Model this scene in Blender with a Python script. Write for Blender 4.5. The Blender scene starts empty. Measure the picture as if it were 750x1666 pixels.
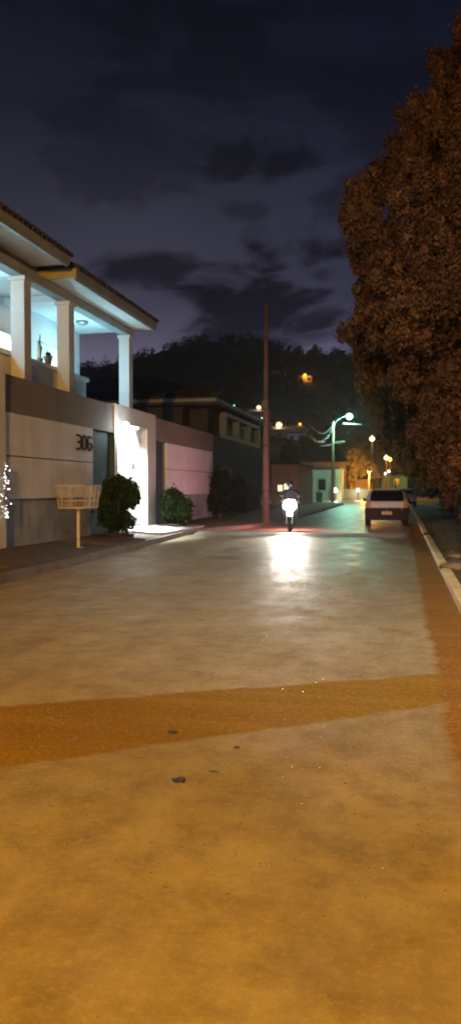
import bpy, bmesh, math, random
import numpy as np
from mathutils import Vector, Matrix, noise as mnoise

R = math.radians
S = bpy.context.scene
COL = S.collection
rnd = random.Random(7)

# ------------------------------------------------------------------ camera
EYE = 1.5
YAW = R(12.5)
PITCH = math.atan(38 / 1250)
cam_data = bpy.data.cameras.new('camera')
cam = bpy.data.objects.new('camera', cam_data)
COL.objects.link(cam)
cam.location = (0, 0, EYE)
cam.rotation_euler = (R(90) - PITCH, 0, YAW)
cam_data.sensor_fit = 'VERTICAL'
cam_data.sensor_height = 36
cam_data.sensor_width = 24
cam_data.lens = 27.0
cam_data.clip_start = 0.05
cam_data.clip_end = 3000
cam_data.dof.use_dof = True
cam_data.dof.focus_distance = 3.2
cam_data.dof.aperture_fstop = 3.8
S.camera = cam

S.view_settings.view_transform = 'Standard'
S.view_settings.look = 'None'
S.view_settings.exposure = 0.0
S.view_settings.gamma = 1.0
S.view_settings.use_curve_mapping = False
S.cycles.use_denoising = True
S.cycles.max_bounces = 6
S.cycles.diffuse_bounces = 3
S.cycles.glossy_bounces = 3
S.cycles.transmission_bounces = 4
S.cycles.volume_bounces = 0
S.cycles.sample_clamp_indirect = 4
S.cycles.sample_clamp_direct = 60
S.cycles.use_adaptive_sampling = True
S.cycles.adaptive_threshold = 0.02

# ------------------------------------------------------------------ world: dusk sky with clouds
W = bpy.data.worlds.new('World')
S.world = W
W.use_nodes = True
nt = W.node_tree
nt.nodes.clear()
wout = nt.nodes.new('ShaderNodeOutputWorld')
bg = nt.nodes.new('ShaderNodeBackground')
nt.links.new(bg.outputs[0], wout.inputs[0])


def wmath(op, a, b=None, c=None, clamp=False):
    n = nt.nodes.new('ShaderNodeMath')
    n.operation = op
    n.use_clamp = clamp
    for i, v in enumerate((a, b, c)):
        if v is None:
            continue
        if hasattr(v, 'is_linked') or hasattr(v, 'links'):
            nt.links.new(v, n.inputs[i])
        else:
            n.inputs[i].default_value = v
    return n.outputs[0]


tc = nt.nodes.new('ShaderNodeTexCoord')
sep = nt.nodes.new('ShaderNodeSeparateXYZ')
nt.links.new(tc.outputs['Generated'], sep.inputs[0])
az = wmath('ARCTAN2', sep.outputs[0], sep.outputs[1])
el = wmath('ARCSINE', sep.outputs[2])
mp = nt.nodes.new('ShaderNodeMapping')
mp.inputs['Scale'].default_value = (1, 1, 2.4)
nt.links.new(tc.outputs['Generated'], mp.inputs[0])
n1 = nt.nodes.new('ShaderNodeTexNoise')
n1.inputs['Scale'].default_value = 6.5
n1.inputs['Detail'].default_value = 8
n1.inputs['Roughness'].default_value = 0.6
n1.inputs['Distortion'].default_value = 0.5
nt.links.new(mp.outputs[0], n1.inputs['Vector'])
n2 = nt.nodes.new('ShaderNodeTexNoise')
n2.inputs['Scale'].default_value = 2.6
n2.inputs['Detail'].default_value = 3
nt.links.new(mp.outputs[0], n2.inputs['Vector'])
ramp = nt.nodes.new('ShaderNodeValToRGB')
cr = ramp.color_ramp
cr.elements[0].position = 0.0
cr.elements[0].color = (.150, .112, .185, 1)
cr.elements[1].position = 1.0
cr.elements[1].color = (.0022, .0036, .0085, 1)
for p, c in ((.16, (.165, .140, .215, 1)), (.27, (.145, .130, .195, 1)), (.32, (.085, .076, .120, 1)), (.38, (.056, .052, .084, 1)), (.52, (.037, .037, .060, 1)),
             (.72, (.0115, .0140, .0255, 1)), (.90, (.0048, .0072, .0145, 1))):
    e = cr.elements.new(p)
    e.color = c
nt.links.new(wmath('DIVIDE', el, 0.62, clamp=True), ramp.inputs[0])
# the west (left) side is a little greyer, the east side deeper blue
east = wmath('MULTIPLY_ADD', az, 1.6, 0.55, clamp=True)
mixb = nt.nodes.new('ShaderNodeMix')
mixb.data_type = 'RGBA'
mixb.blend_type = 'MULTIPLY'
nt.links.new(east, mixb.inputs['Factor'])
nt.links.new(ramp.outputs[0], mixb.inputs[6])
mixb.inputs[7].default_value = (.36, .50, .82, 1)


def wblob(az0, el0, ra, re, k=1.0, amp=1.0, tilt=0.0):
    """soft edged cloud around one direction of the sky, broken up by noise"""
    dx = wmath('SUBTRACT', az, az0)
    dy = wmath('SUBTRACT', el, el0)
    c_, s_ = math.cos(tilt), math.sin(tilt)
    rx = wmath('ADD', wmath('MULTIPLY', dx, c_), wmath('MULTIPLY', dy, s_))
    ry = wmath('SUBTRACT', wmath('MULTIPLY', dy, c_), wmath('MULTIPLY', dx, s_))
    a = wmath('POWER', wmath('ABSOLUTE', wmath('DIVIDE', rx, ra)), 2.0)
    b = wmath('POWER', wmath('ABSOLUTE', wmath('DIVIDE', ry, re)), 2.0)
    d = wmath('SQRT', wmath('ADD', a, b))
    d = wmath('ADD', d, wmath('MULTIPLY', wmath('SUBTRACT', n1.outputs[0], 0.5), 5.2 * k))
    m = nt.nodes.new('ShaderNodeMapRange')
    m.interpolation_type = 'SMOOTHSTEP'
    m.inputs[1].default_value = 0.35
    m.inputs[2].default_value = 1.45
    m.inputs[3].default_value = amp
    m.inputs[4].default_value = 0.0
    nt.links.new(d, m.inputs[0])
    return m.outputs[0]


def pix_dir(u, v):
    a = math.atan((u - 375) / 1250) - YAW
    e = math.atan((795 - v) / 1250 * math.cos(math.atan((u - 375) / 1250)))
    return a, e


clouds = None
for (u, v, ru, rv, amp, tilt) in ((212, 437, 82, 26, .85, .1), (425, 480, 110, 50, .97, .3), (350, 550, 80, 40, .97, .1),
                                  (520, 530, 70, 26, .92, .1), (470, 270, 90, 30, .75, .05), (190, 290, 100, 45, .42, .15), (300, 120, 200, 90, .45, .0),
                                  (545, 415, 120, 40, .92, .35), (410, 345, 45, 14, .45, .1), (650, 300, 160, 200, .5, 0)):
    a0, e0 = pix_dir(u, v)
    o = wblob(a0, e0, ru / 1250, rv / 1250, 1.0, amp, tilt)
    clouds = o if clouds is None else wmath('MAXIMUM', clouds, o)
cl2 = wmath('MULTIPLY', wmath('SUBTRACT', n2.outputs[0], 0.47, clamp=True), 1.0)
clouds = wmath('MAXIMUM', clouds, cl2, clamp=True)
mixc = nt.nodes.new('ShaderNodeMix')
mixc.data_type = 'RGBA'
mixc.blend_type = 'MULTIPLY'
nt.links.new(clouds, mixc.inputs['Factor'])
nt.links.new(mixb.outputs[2], mixc.inputs[6])
mixc.inputs[7].default_value = (.085, .085, .11, 1)
nt.links.new(mixc.outputs[2], bg.inputs[0])
bg.inputs[1].default_value = 1.0


# ------------------------------------------------------------------ helpers
def ray(u, v):
    """direction through a point of the photograph (750 x 1666), forward component about 1"""
    cx, cy, cz = (u - 375) / 1250, 1.0, -(v - 833) / 1250
    cy, cz = cy * math.cos(PITCH) + cz * math.sin(PITCH), -cy * math.sin(PITCH) + cz * math.cos(PITCH)
    return Vector((cx * math.cos(YAW) - cy * math.sin(YAW), cx * math.sin(YAW) + cy * math.cos(YAW), cz))


def PX(u, v, x):
    d = ray(u, v)
    return Vector((0, 0, EYE)) + d * (x / d.x)


def PY(u, v, y):
    d = ray(u, v)
    return Vector((0, 0, EYE)) + d * (y / d.y)


def PZ(u, v, z):
    d = ray(u, v)
    return Vector((0, 0, EYE)) + d * ((z - EYE) / d.z)


class NT:
    def __init__(s, name):
        s.m = bpy.data.materials.new(name)
        s.m.use_nodes = True
        s.t = s.m.node_tree
        s.b = s.t.nodes['Principled BSDF']
        s.tc = s.t.nodes.new('ShaderNodeTexCoord')

    def noise(s, scale, detail=4, rough=.55, stretch=None, coord='Object', dist=0.0):
        n = s.t.nodes.new('ShaderNodeTexNoise')
        n.inputs['Scale'].default_value = scale
        n.inputs['Detail'].default_value = detail
        n.inputs['Roughness'].default_value = rough
        n.inputs['Distortion'].default_value = dist
        src = s.tc.outputs[coord]
        if stretch:
            mpn = s.t.nodes.new('ShaderNodeMapping')
            mpn.inputs['Scale'].default_value = stretch
            s.t.links.new(src, mpn.inputs[0])
            src = mpn.outputs[0]
        s.t.links.new(src, n.inputs['Vector'])
        return n.outputs[0]

    def rng(s, val, a, b, c=0.0, d=1.0):
        n = s.t.nodes.new('ShaderNodeMapRange')
        n.inputs[1].default_value = a
        n.inputs[2].default_value = b
        n.inputs[3].default_value = c
        n.inputs[4].default_value = d
        s.t.links.new(val, n.inputs[0])
        return n.outputs[0]

    def mix(s, f, a, b, mode='MIX'):
        n = s.t.nodes.new('ShaderNodeMix')
        n.data_type = 'RGBA'
        n.blend_type = mode
        for idx, v in (('Factor', f), (6, a), (7, b)):
            if isinstance(v, (int, float)):
                n.inputs[idx].default_value = v
            elif isinstance(v, (tuple, list)):
                n.inputs[idx].default_value = (*v[:3], 1)
            else:
                s.t.links.new(v, n.inputs[idx])
        return n.outputs[2]

    def math(s, op, a, b):
        n = s.t.nodes.new('ShaderNodeMath')
        n.operation = op
        for i, v in enumerate((a, b)):
            if isinstance(v, (int, float)):
                n.inputs[i].default_value = v
            else:
                s.t.links.new(v, n.inputs[i])
        return n.outputs[0]

    def bump(s, h, strength=.3, dist=.02):
        n = s.t.nodes.new('ShaderNodeBump')
        n.inputs['Strength'].default_value = strength
        n.inputs['Distance'].default_value = dist
        s.t.links.new(h, n.inputs['Height'])
        s.t.links.new(n.outputs[0], s.b.inputs['Normal'])

    def set(s, k, v):
        if isinstance(v, (int, float)):
            s.b.inputs[k].default_value = v
        elif isinstance(v, (tuple, list)):
            s.b.inputs[k].default_value = (*v[:3], 1)
        else:
            s.t.links.new(v, s.b.inputs[k])


def mat(name, col, rough=.7, metal=0.0, amt=.25, scale=3.0, bump=0.0, bscale=40, bdist=.01, spec=.5, coat=0.0, streak=0.0):
    """painted / plain surface with weathering noise"""
    n = NT(name)
    f = n.rng(n.noise(scale, 6, .6), .3, .7)
    dark = tuple(c * (1 - amt) for c in col)
    light = tuple(min(1, c * (1 + amt * .5)) for c in col)
    bc = n.mix(f, dark, light)
    if streak:
        st = n.rng(n.noise(2.2, 6, .65, stretch=(1.6, 1.6, .16)), .50, .70, 0, streak)
        bc = n.mix(st, bc, tuple(c * .35 for c in col))
    n.set('Base Color', bc)
    n.set('Roughness', n.rng(n.noise(scale * 4, 3), .3, .7, max(0, rough - .08), min(1, rough + .08)))
    n.set('Metallic', metal)
    n.set('Specular IOR Level', spec)
    if coat:
        n.set('Coat Weight', coat)
        n.set('Coat Roughness', .08)
    if bump:
        n.bump(n.noise(bscale, 5, .6), bump, bdist)
    return n.m


def emit(name, col, strength):
    m = bpy.data.materials.new(name)
    m.use_nodes = True
    b = m.node_tree.nodes['Principled BSDF']
    b.inputs['Base Color'].default_value = (*[c * .5 for c in col], 1)
    b.inputs['Emission Color'].default_value = (*col, 1)
    b.inputs['Emission Strength'].default_value = strength
    return m


def leafmat(name, a, b, trans=.25):
    n = NT(name)
    f = n.rng(n.noise(.9, 4, .6, coord='Object'), .35, .65)
    g = n.rng(n.noise(7, 2, .6, coord='Object'), .35, .65)
    n.set('Base Color', n.mix(g, n.mix(f, a, b), tuple(c * .6 for c in a)))
    n.set('Roughness', .8)
    n.set('Specular IOR Level', .10)
    n.set('Transmission Weight', 0.0)
    # thin leaves let some light through
    tr = n.t.nodes.new('ShaderNodeBsdfTranslucent')
    tr.inputs[0].default_value = (*b, 1)
    mx = n.t.nodes.new('ShaderNodeMixShader')
    mx.inputs[0].default_value = trans
    out = n.t.nodes['Material Output']
    n.t.links.new(n.b.outputs[0], mx.inputs[1])
    n.t.links.new(tr.outputs[0], mx.inputs[2])
    n.t.links.new(mx.outputs[0], out.inputs[0])
    return n.m


def tag(o, label=None, cat=None, group=None, kind=None):
    if label:
        o['label'] = label
    if cat:
        o['category'] = cat
    if group:
        o['group'] = group
    if kind:
        o['kind'] = kind
    return o


def thing(name, label, cat, loc=(0, 0, 0), rz=0.0, group=None):
    o = bpy.data.objects.new(name, None)
    o.empty_display_size = .2
    COL.objects.link(o)
    o.location = loc
    o.rotation_euler = (0, 0, rz)
    return tag(o, label, cat, group)


class MB:
    """collects shapes into one mesh"""

    def __init__(s):
        s.bm = bmesh.new()

    def box(s, x0, x1, y0, y1, z0, z1, bev=0.0, M=None):
        r = bmesh.ops.create_cube(s.bm, size=1.0)
        vs = r['verts']
        bmesh.ops.scale(s.bm, vec=(abs(x1 - x0), abs(y1 - y0), abs(z1 - z0)), verts=vs)
        bmesh.ops.translate(s.bm, vec=((x0 + x1) / 2, (y0 + y1) / 2, (z0 + z1) / 2), verts=vs)
        if bev:
            es = list({e for v in vs for e in v.link_edges})
            rr = bmesh.ops.bevel(s.bm, geom=es, offset=bev, segments=2, affect='EDGES', profile=.7)
            vs = list({v for f in rr['faces'] for v in f.verts} | {v for v in vs if v.is_valid})
        if M is not None:
            bmesh.ops.transform(s.bm, matrix=M, verts=[v for v in vs if v.is_valid])
        return s

    def tube(s, pts, r, seg=10, r2=None, caps=True):
        pts = [Vector(p) for p in pts]
        n = len(pts)
        rings = []
        for i, p in enumerate(pts):
            d = (pts[min(i + 1, n - 1)] - pts[max(i - 1, 0)]).normalized()
            a = Vector((0, 0, 1)) if abs(d.z) < .9 else Vector((1, 0, 0))
            e1 = d.cross(a).normalized()
            e2 = d.cross(e1).normalized()
            if isinstance(r, (list, tuple)):
                rad = r[i]
            else:
                rad = r if r2 is None else r + (r2 - r) * i / (n - 1)
            rings.append([s.bm.verts.new(p + e1 * rad * math.cos(2 * math.pi * k / seg) + e2 * rad * math.sin(2 * math.pi * k / seg)) for k in range(seg)])
        for i in range(n - 1):
            for k in range(seg):
                s.bm.faces.new((rings[i][k], rings[i][(k + 1) % seg], rings[i + 1][(k + 1) % seg], rings[i + 1][k]))
        if caps:
            s.bm.faces.new(rings[0][::-1])
            s.bm.faces.new(rings[-1])
        return s

    def lathe(s, prof, seg=20, M=None):
        """prof: list of (radius, z) around local z"""
        rings = []
        M = M or Matrix()
        for (r, z) in prof:
            rings.append([s.bm.verts.new(M @ Vector((max(r, 1e-4) * math.cos(2 * math.pi * k / seg), max(r, 1e-4) * math.sin(2 * math.pi * k / seg), z))) for k in range(seg)])
        for i in range(len(rings) - 1):
            for k in range(seg):
                s.bm.faces.new((rings[i][k], rings[i][(k + 1) % seg], rings[i + 1][(k + 1) % seg], rings[i + 1][k]))
        s.bm.faces.new(rings[0][::-1])
        s.bm.faces.new(rings[-1])
        return s

    def ball(s, c, r, sub=2, sc=(1, 1, 1), jit=0.0, M=None):
        q = bmesh.ops.create_icosphere(s.bm, subdivisions=sub, radius=r)
        for v in q['verts']:
            if jit:
                v.co *= 1 + jit * (mnoise.noise(v.co * (1.6 / r) + Vector(c)))
            v.co = Vector((v.co.x * sc[0], v.co.y * sc[1], v.co.z * sc[2]))
            if M is not None:
                v.co = M @ v.co
            v.co += Vector(c)
        return s

    def poly(s, pts):
        s.bm.faces.new([s.bm.verts.new(p) for p in pts])
        return s

    def prism(s, pts, h0, h1, axis='x'):
        """closed outline (a, b) swept from h0 to h1 along an axis"""
        def mk(h, a, b):
            return {'x': (h, a, b), 'y': (a, h, b), 'z': (a, b, h)}[axis]
        A = [s.bm.verts.new(mk(h0, a, b)) for a, b in pts]
        B = [s.bm.verts.new(mk(h1, a, b)) for a, b in pts]
        n = len(pts)
        for i in range(n):
            s.bm.faces.new((A[i], A[(i + 1) % n], B[(i + 1) % n], B[i]))
        s.bm.faces.new(A[::-1])
        s.bm.faces.new(B)
        return s

    def build(s, name, m, parent=None, smooth=False, label=None):
        bmesh.ops.recalc_face_normals(s.bm, faces=s.bm.faces[:])
        me = bpy.data.meshes.new(name)
        s.bm.to_mesh(me)
        s.bm.free()
        if smooth:
            for p in me.polygons:
                p.use_smooth = True
        if m is not None:
            me.materials.append(m)
        o = bpy.data.objects.new(name, me)
        COL.objects.link(o)
        if parent is not None:
            o.parent = parent
        if label:
            o['label'] = label
        return o


def structure(name, mb, m, smooth=False):
    o = mb.build(name, m, smooth=smooth)
    o['kind'] = 'structure'
    return o


def leaves_mesh(name, centers, radii, count, size, m, parent=None, seed=1, shell=.72, flat=1.0, droop=0.0):
    """many small leaf faces spread through a set of lobes"""
    rg = np.random.default_rng(seed)
    C = np.array(centers, float)
    Rr = np.array(radii, float)
    p = Rr ** 2
    idx = rg.choice(len(C), size=count, p=p / p.sum())
    d = rg.normal(size=(count, 3))
    d /= np.linalg.norm(d, axis=1)[:, None]
    rad = (shell + (1.08 - shell) * rg.random(count) ** .6)
    loose = rg.random(count) < .07
    rad = np.where(loose, 1.0 + .45 * rg.random(count), rad)
    # uneven surface: lumps
    lump = 1 + .16 * np.sin(d[:, 0] * 7 + idx) * np.cos(d[:, 1] * 6 + idx * 2) + .10 * np.sin(d[:, 2] * 13 + idx * 3)
    pos = C[idx] + d * (Rr[idx] * rad * lump)[:, None] * np.array([1, 1, flat])
    nrm = d + rg.normal(scale=.6, size=(count, 3))
    nrm /= np.linalg.norm(nrm, axis=1)[:, None]
    t = np.cross(nrm, rg.normal(size=(count, 3)))
    t /= np.linalg.norm(t, axis=1)[:, None]
    if droop:
        t = t + np.array([0, 0, -droop])
        t -= nrm * (t * nrm).sum(1)[:, None]
    t /= np.linalg.norm(t, axis=1)[:, None]
    b = np.cross(nrm, t)
    s1 = size * (.6 + .8 * rg.random(count))[:, None]
    s2 = s1 * .45
    v = np.empty((count, 4, 3))
    v[:, 0] = pos - t * s1
    v[:, 1] = pos + b * s2 + nrm * s2 * .3
    v[:, 2] = pos + t * s1
    v[:, 3] = pos - b * s2 + nrm * s2 * .3
    me = bpy.data.meshes.new(name)
    me.vertices.add(count * 4)
    me.vertices.foreach_set('co', v.reshape(-1))
    me.loops.add(count * 4)
    me.loops.foreach_set('vertex_index', np.arange(count * 4, dtype=np.int32))
    me.polygons.add(count)
    me.polygons.foreach_set('loop_start', np.arange(0, count * 4, 4, dtype=np.int32))
    me.polygons.foreach_set('loop_total', np.full(count, 4, dtype=np.int32))
    me.update(calc_edges=True)
    me.materials.append(m)
    o = bpy.data.objects.new(name, me)
    COL.objects.link(o)
    if parent is not None:
        o.parent = parent
    return o


def lamp_light(name, kind, loc, energy, col, radius=.1, parent=None, spot=None, rot=None, blend=.5):
    d = bpy.data.lights.new(name, kind)
    d.energy = energy
    d.color = col
    d.shadow_soft_size = radius
    if kind == 'SPOT':
        d.spot_size = spot
        d.spot_blend = blend
    o = bpy.data.objects.new(name, d)
    COL.objects.link(o)
    o.location = loc
    if rot is not None:
        o.rotation_euler = rot
    if parent is not None:
        o.parent = parent
    return o


# ------------------------------------------------------------------ materials
def road_material():
    """worn dusty asphalt with a cast shadow painted as an amber band across it and a darker strip along the right kerb"""
    n = NT('worn_road')
    L = n.t.links
    sp = n.t.nodes.new('ShaderNodeSeparateXYZ')
    L.new(n.tc.outputs['Object'], sp.inputs[0])
    X, Y = sp.outputs[0], sp.outputs[1]
    big = n.rng(n.noise(.45, 5, .6), .36, .66)
    mid = n.rng(n.noise(1.5, 7, .66), .40, .66)
    blot = n.rng(n.noise(4.2, 6, .66), .44, .66)
    lane = n.rng(n.noise(1.2, 5, .65, stretch=(1.6, .28, 1)), .42, .64)
    fine = n.noise(26, 6, .72)
    pit = n.noise(85, 4, .65)
    base = n.mix(big, (.225, .200, .125), (.310, .280, .205))
    base = n.mix(n.math('MULTIPLY', mid, .72), base, (.150, .112, .050))
    base = n.mix(n.math('MULTIPLY', lane, .40), base, (.330, .300, .215))
    base = n.mix(n.math('MULTIPLY', blot, .52), base, (.120, .090, .045))
    # cast shadow painted as a band: between two straight edges, both a little ragged
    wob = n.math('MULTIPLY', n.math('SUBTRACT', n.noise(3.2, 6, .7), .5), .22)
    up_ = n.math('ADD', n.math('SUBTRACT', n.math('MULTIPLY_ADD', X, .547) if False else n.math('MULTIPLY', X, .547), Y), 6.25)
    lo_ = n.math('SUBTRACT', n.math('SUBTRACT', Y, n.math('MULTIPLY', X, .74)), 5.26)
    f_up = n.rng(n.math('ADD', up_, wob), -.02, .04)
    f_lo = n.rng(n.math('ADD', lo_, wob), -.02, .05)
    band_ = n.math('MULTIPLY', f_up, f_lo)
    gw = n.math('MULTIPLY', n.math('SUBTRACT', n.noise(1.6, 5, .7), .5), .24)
    gut = n.rng(n.math('ADD', n.math('SUBTRACT', X, .27), gw), -.02, .06)  # browner strip along the right kerb
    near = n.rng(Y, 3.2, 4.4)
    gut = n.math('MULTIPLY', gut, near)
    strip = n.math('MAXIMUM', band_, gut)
    # long streaks painted into the shadow band and the kerb strip
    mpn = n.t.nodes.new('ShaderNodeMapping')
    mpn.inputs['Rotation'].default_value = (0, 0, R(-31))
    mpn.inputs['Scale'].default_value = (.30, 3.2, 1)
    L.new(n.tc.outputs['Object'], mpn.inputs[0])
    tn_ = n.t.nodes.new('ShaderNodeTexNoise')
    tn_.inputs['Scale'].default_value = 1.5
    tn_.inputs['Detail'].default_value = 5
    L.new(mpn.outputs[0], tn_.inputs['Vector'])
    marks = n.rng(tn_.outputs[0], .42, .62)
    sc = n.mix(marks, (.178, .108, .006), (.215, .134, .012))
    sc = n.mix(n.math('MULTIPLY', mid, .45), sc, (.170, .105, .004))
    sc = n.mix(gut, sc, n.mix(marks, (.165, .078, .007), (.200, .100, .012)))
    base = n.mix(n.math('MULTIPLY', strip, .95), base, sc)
    base = n.mix(n.rng(fine, .50, .70, 0, .45), base, (.36, .31, .20))
    base = n.mix(n.rng(pit, .56, .70, 0, .40), base, (.07, .05, .028))
    n.set('Base Color', base)
    # traffic has polished the surface further down the street
    rr = n.rng(n.noise(1.9, 6, .65, stretch=(1, .5, 1)), .36, .64, -.10, .10)
    rr = n.math('ADD', rr, n.rng(Y, 7.0, 15.0, .72, .47))
    n.set('Roughness', n.math('ADD', rr, n.math('MULTIPLY', strip, .10)))
    n.set('Specular IOR Level', n.rng(strip, 0, 1, .26, .04))
    h = n.math('ADD', n.math('MULTIPLY', fine, .8), n.math('MULTIPLY', pit, .6))
    h = n.math('ADD', h, n.math('MULTIPLY', n.noise(3.0, 4, .6), 1.8))
    n.bump(h, .34, .010)
    return n.m


def strip_material(name, a, b, dark, stretch, rot=0.0, rough=(.5, .7)):
    n = NT(name)
    mpn = n.t.nodes.new('ShaderNodeMapping')
    mpn.inputs['Rotation'].default_value = (0, 0, rot)
    mpn.inputs['Scale'].default_value = stretch
    n.t.links.new(n.tc.outputs['Object'], mpn.inputs[0])
    s1 = n.t.nodes.new('ShaderNodeTexNoise')
    s1.inputs['Scale'].default_value = 3.0
    s1.inputs['Detail'].default_value = 5
    n.t.links.new(mpn.outputs[0], s1.inputs['Vector'])
    f = n.rng(s1.outputs[0], .38, .62)
    big = n.rng(n.noise(.9, 4), .35, .65)
    base = n.mix(f, a, b)
    base = n.mix(n.math('MULTIPLY', big, .5), base, dark)
    fine = n.noise(60, 5, .7)
    base = n.mix(n.rng(fine, .5, .7, 0, .35), base, tuple(c * 1.5 for c in b))
    n.set('Base Color', base)
    n.set('Roughness', n.rng(fine, .3, .7, *rough))
    n.set('Specular IOR Level', .12)
    n.bump(n.math('ADD', fine, n.math('MULTIPLY', s1.outputs[0], .8)), .3, .008)
    return n.m


M = {}
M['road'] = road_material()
M['painted_shadow'] = strip_material('painted_shadow_strip', (.215, .125, .014), (.240, .150, .020), (.190, .104, .010), (.25, 6, 1), R(-27))  # streaky amber tone for the shadow painted across the road
M['gutter'] = strip_material('brown_gutter', (.150, .072, .014), (.185, .095, .020), (.120, .054, .010), (4, .3, 1))  # darker brown tone beside the kerb
M['kerb'] = mat('concrete_kerb', (.66, .56, .30), .75, amt=.35, scale=2.2, bump=.4, bscale=30)
M['pave'] = mat('earth_stained_paving', (.050, .034, .027), .8, amt=.45, scale=1.2, bump=.5, bscale=18)
M['concrete'] = mat('grey_concrete', (.30, .30, .28), .75, amt=.3, scale=1.5, bump=.3, bscale=25)
M['dirt'] = mat('dry_verge_earth', (.105, .085, .055), .9, amt=.5, scale=1.1, bump=.8, bscale=9, bdist=.05)
M['land'] = mat('far_ground', (.05, .048, .040), .95, amt=.4, scale=.2)
M['panel'] = mat('cream_painted_render', (.64, .67, .72), .8, amt=.20, scale=.9, bump=.15, bscale=60, streak=.22)
M['wall'] = mat('grey_brown_render', (.17, .155, .14), .85, amt=.22, scale=.8, bump=.3, bscale=45, streak=.35)
M['base'] = mat('stained_grey_render', (.30, .34, .38), .85, amt=.42, scale=.9, bump=.3, bscale=30, streak=.6)
M['portal'] = mat('pale_stone_portal', (.52, .49, .45), .65, amt=.14, scale=.7, bump=.1, bscale=50)
M['niche'] = mat('dark_green_niche', (.025, .060, .075), .8, amt=.3, scale=1.0)
M['white'] = mat('white_wall_paint', (.78, .79, .78), .6, amt=.07, scale=.8)
M['column'] = mat('cream_column_paint', (.36, .38, .40), .7, amt=.12, scale=1.0)
M['soffit'] = mat('pale_soffit_boards', (.66, .64, .60), .7, amt=.10, scale=1.2)
M['fascia'] = mat('weathered_cream_fascia', (.24, .26, .25), .7, amt=.25, scale=1.6)
M['tile'] = mat('dark_roof_tiles', (.034, .024, .022), .85, amt=.4, scale=3, bump=.4, bscale=14, bdist=.03)
M['door'] = mat('white_metal_door', (.82, .84, .82), .45, amt=.05, scale=2)
M['dark'] = mat('dark_metal', (.03, .03, .032), .5, metal=.3, amt=.3)
M['black'] = mat('black_plastic', (.012, .012, .013), .45, amt=.3)
M['rubber'] = mat('tyre_rubber', (.012, .012, .012), .8, amt=.3)
M['chrome'] = mat('chromed_metal', (.75, .75, .76), .12, metal=1.0, amt=.05)
M['steel'] = mat('galvanised_steel', (.45, .46, .46), .4, metal=.7, amt=.2, scale=6)
M['wire'] = mat('painted_cream_wire', (.50, .44, .38), .5, metal=.2, amt=.2, scale=8)
M['digit'] = mat('dark_bronze_digits', (.022, .020, .020), .8, metal=0, amt=.2)
M['poleconc'] = mat('weathered_pole_concrete', (.115, .075, .062), .85, amt=.3, scale=1.4, bump=.3, bscale=20)
M['palepole'] = mat('pale_lamp_pole', (.50, .52, .30), .7, amt=.25, scale=1.2)
M['cable'] = mat('cable_black', (.02, .02, .02), .6, amt=.1)
M['neigh'] = mat('brown_grey_old_render', (.034, .026, .026), .85, amt=.35, scale=.6, bump=.3)
M['wallred'] = mat('reddish_plaster', (.26, .18, .15), .85, amt=.3, scale=.5)
M['frame_g'] = mat('pale_green_frame', (.105, .125, .10), .7, amt=.25, scale=1.5)
M['glassd'] = mat('dark_window_glass', (.01, .012, .014), .1, amt=.1)
M['house_a'] = mat('pale_plaster_house', (.26, .235, .21), .8, amt=.25, scale=.5)
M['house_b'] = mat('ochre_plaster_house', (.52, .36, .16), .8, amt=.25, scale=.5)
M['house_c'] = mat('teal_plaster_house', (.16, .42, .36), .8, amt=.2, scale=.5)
M['bark'] = mat('tree_bark', (.075, .055, .040), .95, amt=.4, scale=6, bump=.7, bscale=12, bdist=.05)
M['hill'] = mat('dark_wooded_hill', (.012, .013, .013), 1.0, amt=.5, scale=.05)
M['carpaint'] = mat('silver_car_paint', (.38, .48, .68), .5, metal=.1, amt=.05, coat=.15)
M['carblack'] = mat('black_trim', (.030, .026, .034), .85, amt=.2, spec=.15)
M['carglass'] = mat('tinted_car_glass', (.012, .013, .015), .06, amt=.05)
M['redlens'] = mat('red_lens', (.30, .15, .14), .2, amt=.1, coat=.5)
M['plate'] = mat('grey_plate', (.46, .44, .40), .5, amt=.1)
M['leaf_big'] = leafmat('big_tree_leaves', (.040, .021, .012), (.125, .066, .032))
M['leaf_shade'] = leafmat('street_tree_leaves', (.070, .064, .034), (.135, .115, .058))
M['leaf_bush'] = leafmat('clipped_shrub_leaves', (.018, .036, .011), (.042, .075, .022), .3)
M['leaf_dark'] = leafmat('dark_bush_leaves', (.012, .014, .010), (.028, .028, .018), .1)
M['leaf_hedge'] = leafmat('rough_hedge_leaves', (.090, .072, .042), (.150, .120, .070))
M['core'] = mat('inner_twigs', (.026, .022, .014), 1, amt=.4)
M['pot'] = mat('terracotta_pot', (.40, .20, .10), .8, amt=.2, scale=10)
M['cactus'] = mat('grey_green_cactus', (.10, .14, .09), .7, amt=.3, scale=9)
M['stone'] = mat('rough_stone', (.14, .12, .10), .9, amt=.35, scale=4, bump=.7, bscale=16, bdist=.03)
M['jacket'] = mat('dark_riding_jacket', (.010, .010, .012), .9, amt=.3, scale=9, bump=.3, bscale=20, spec=.1)
M['jeans'] = mat('dark_jeans', (.035, .042, .065), .9, amt=.3, scale=12)
M['skin'] = mat('skin', (.30, .17, .11), .5, amt=.1)
M['helmet'] = mat('dark_helmet_shell', (.03, .03, .035), .2, amt=.1, coat=1)
M['bikebody'] = mat('dark_motorbike_fairing', (.05, .05, .055), .25, amt=.1, coat=.8)
M['tinsel'] = mat('silver_tinsel', (.85, .85, .84), .15, metal=1.0, amt=.05)
M['flower'] = mat('faded_red_petals', (.13, .045, .035), .7, amt=.3, scale=12)

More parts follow.
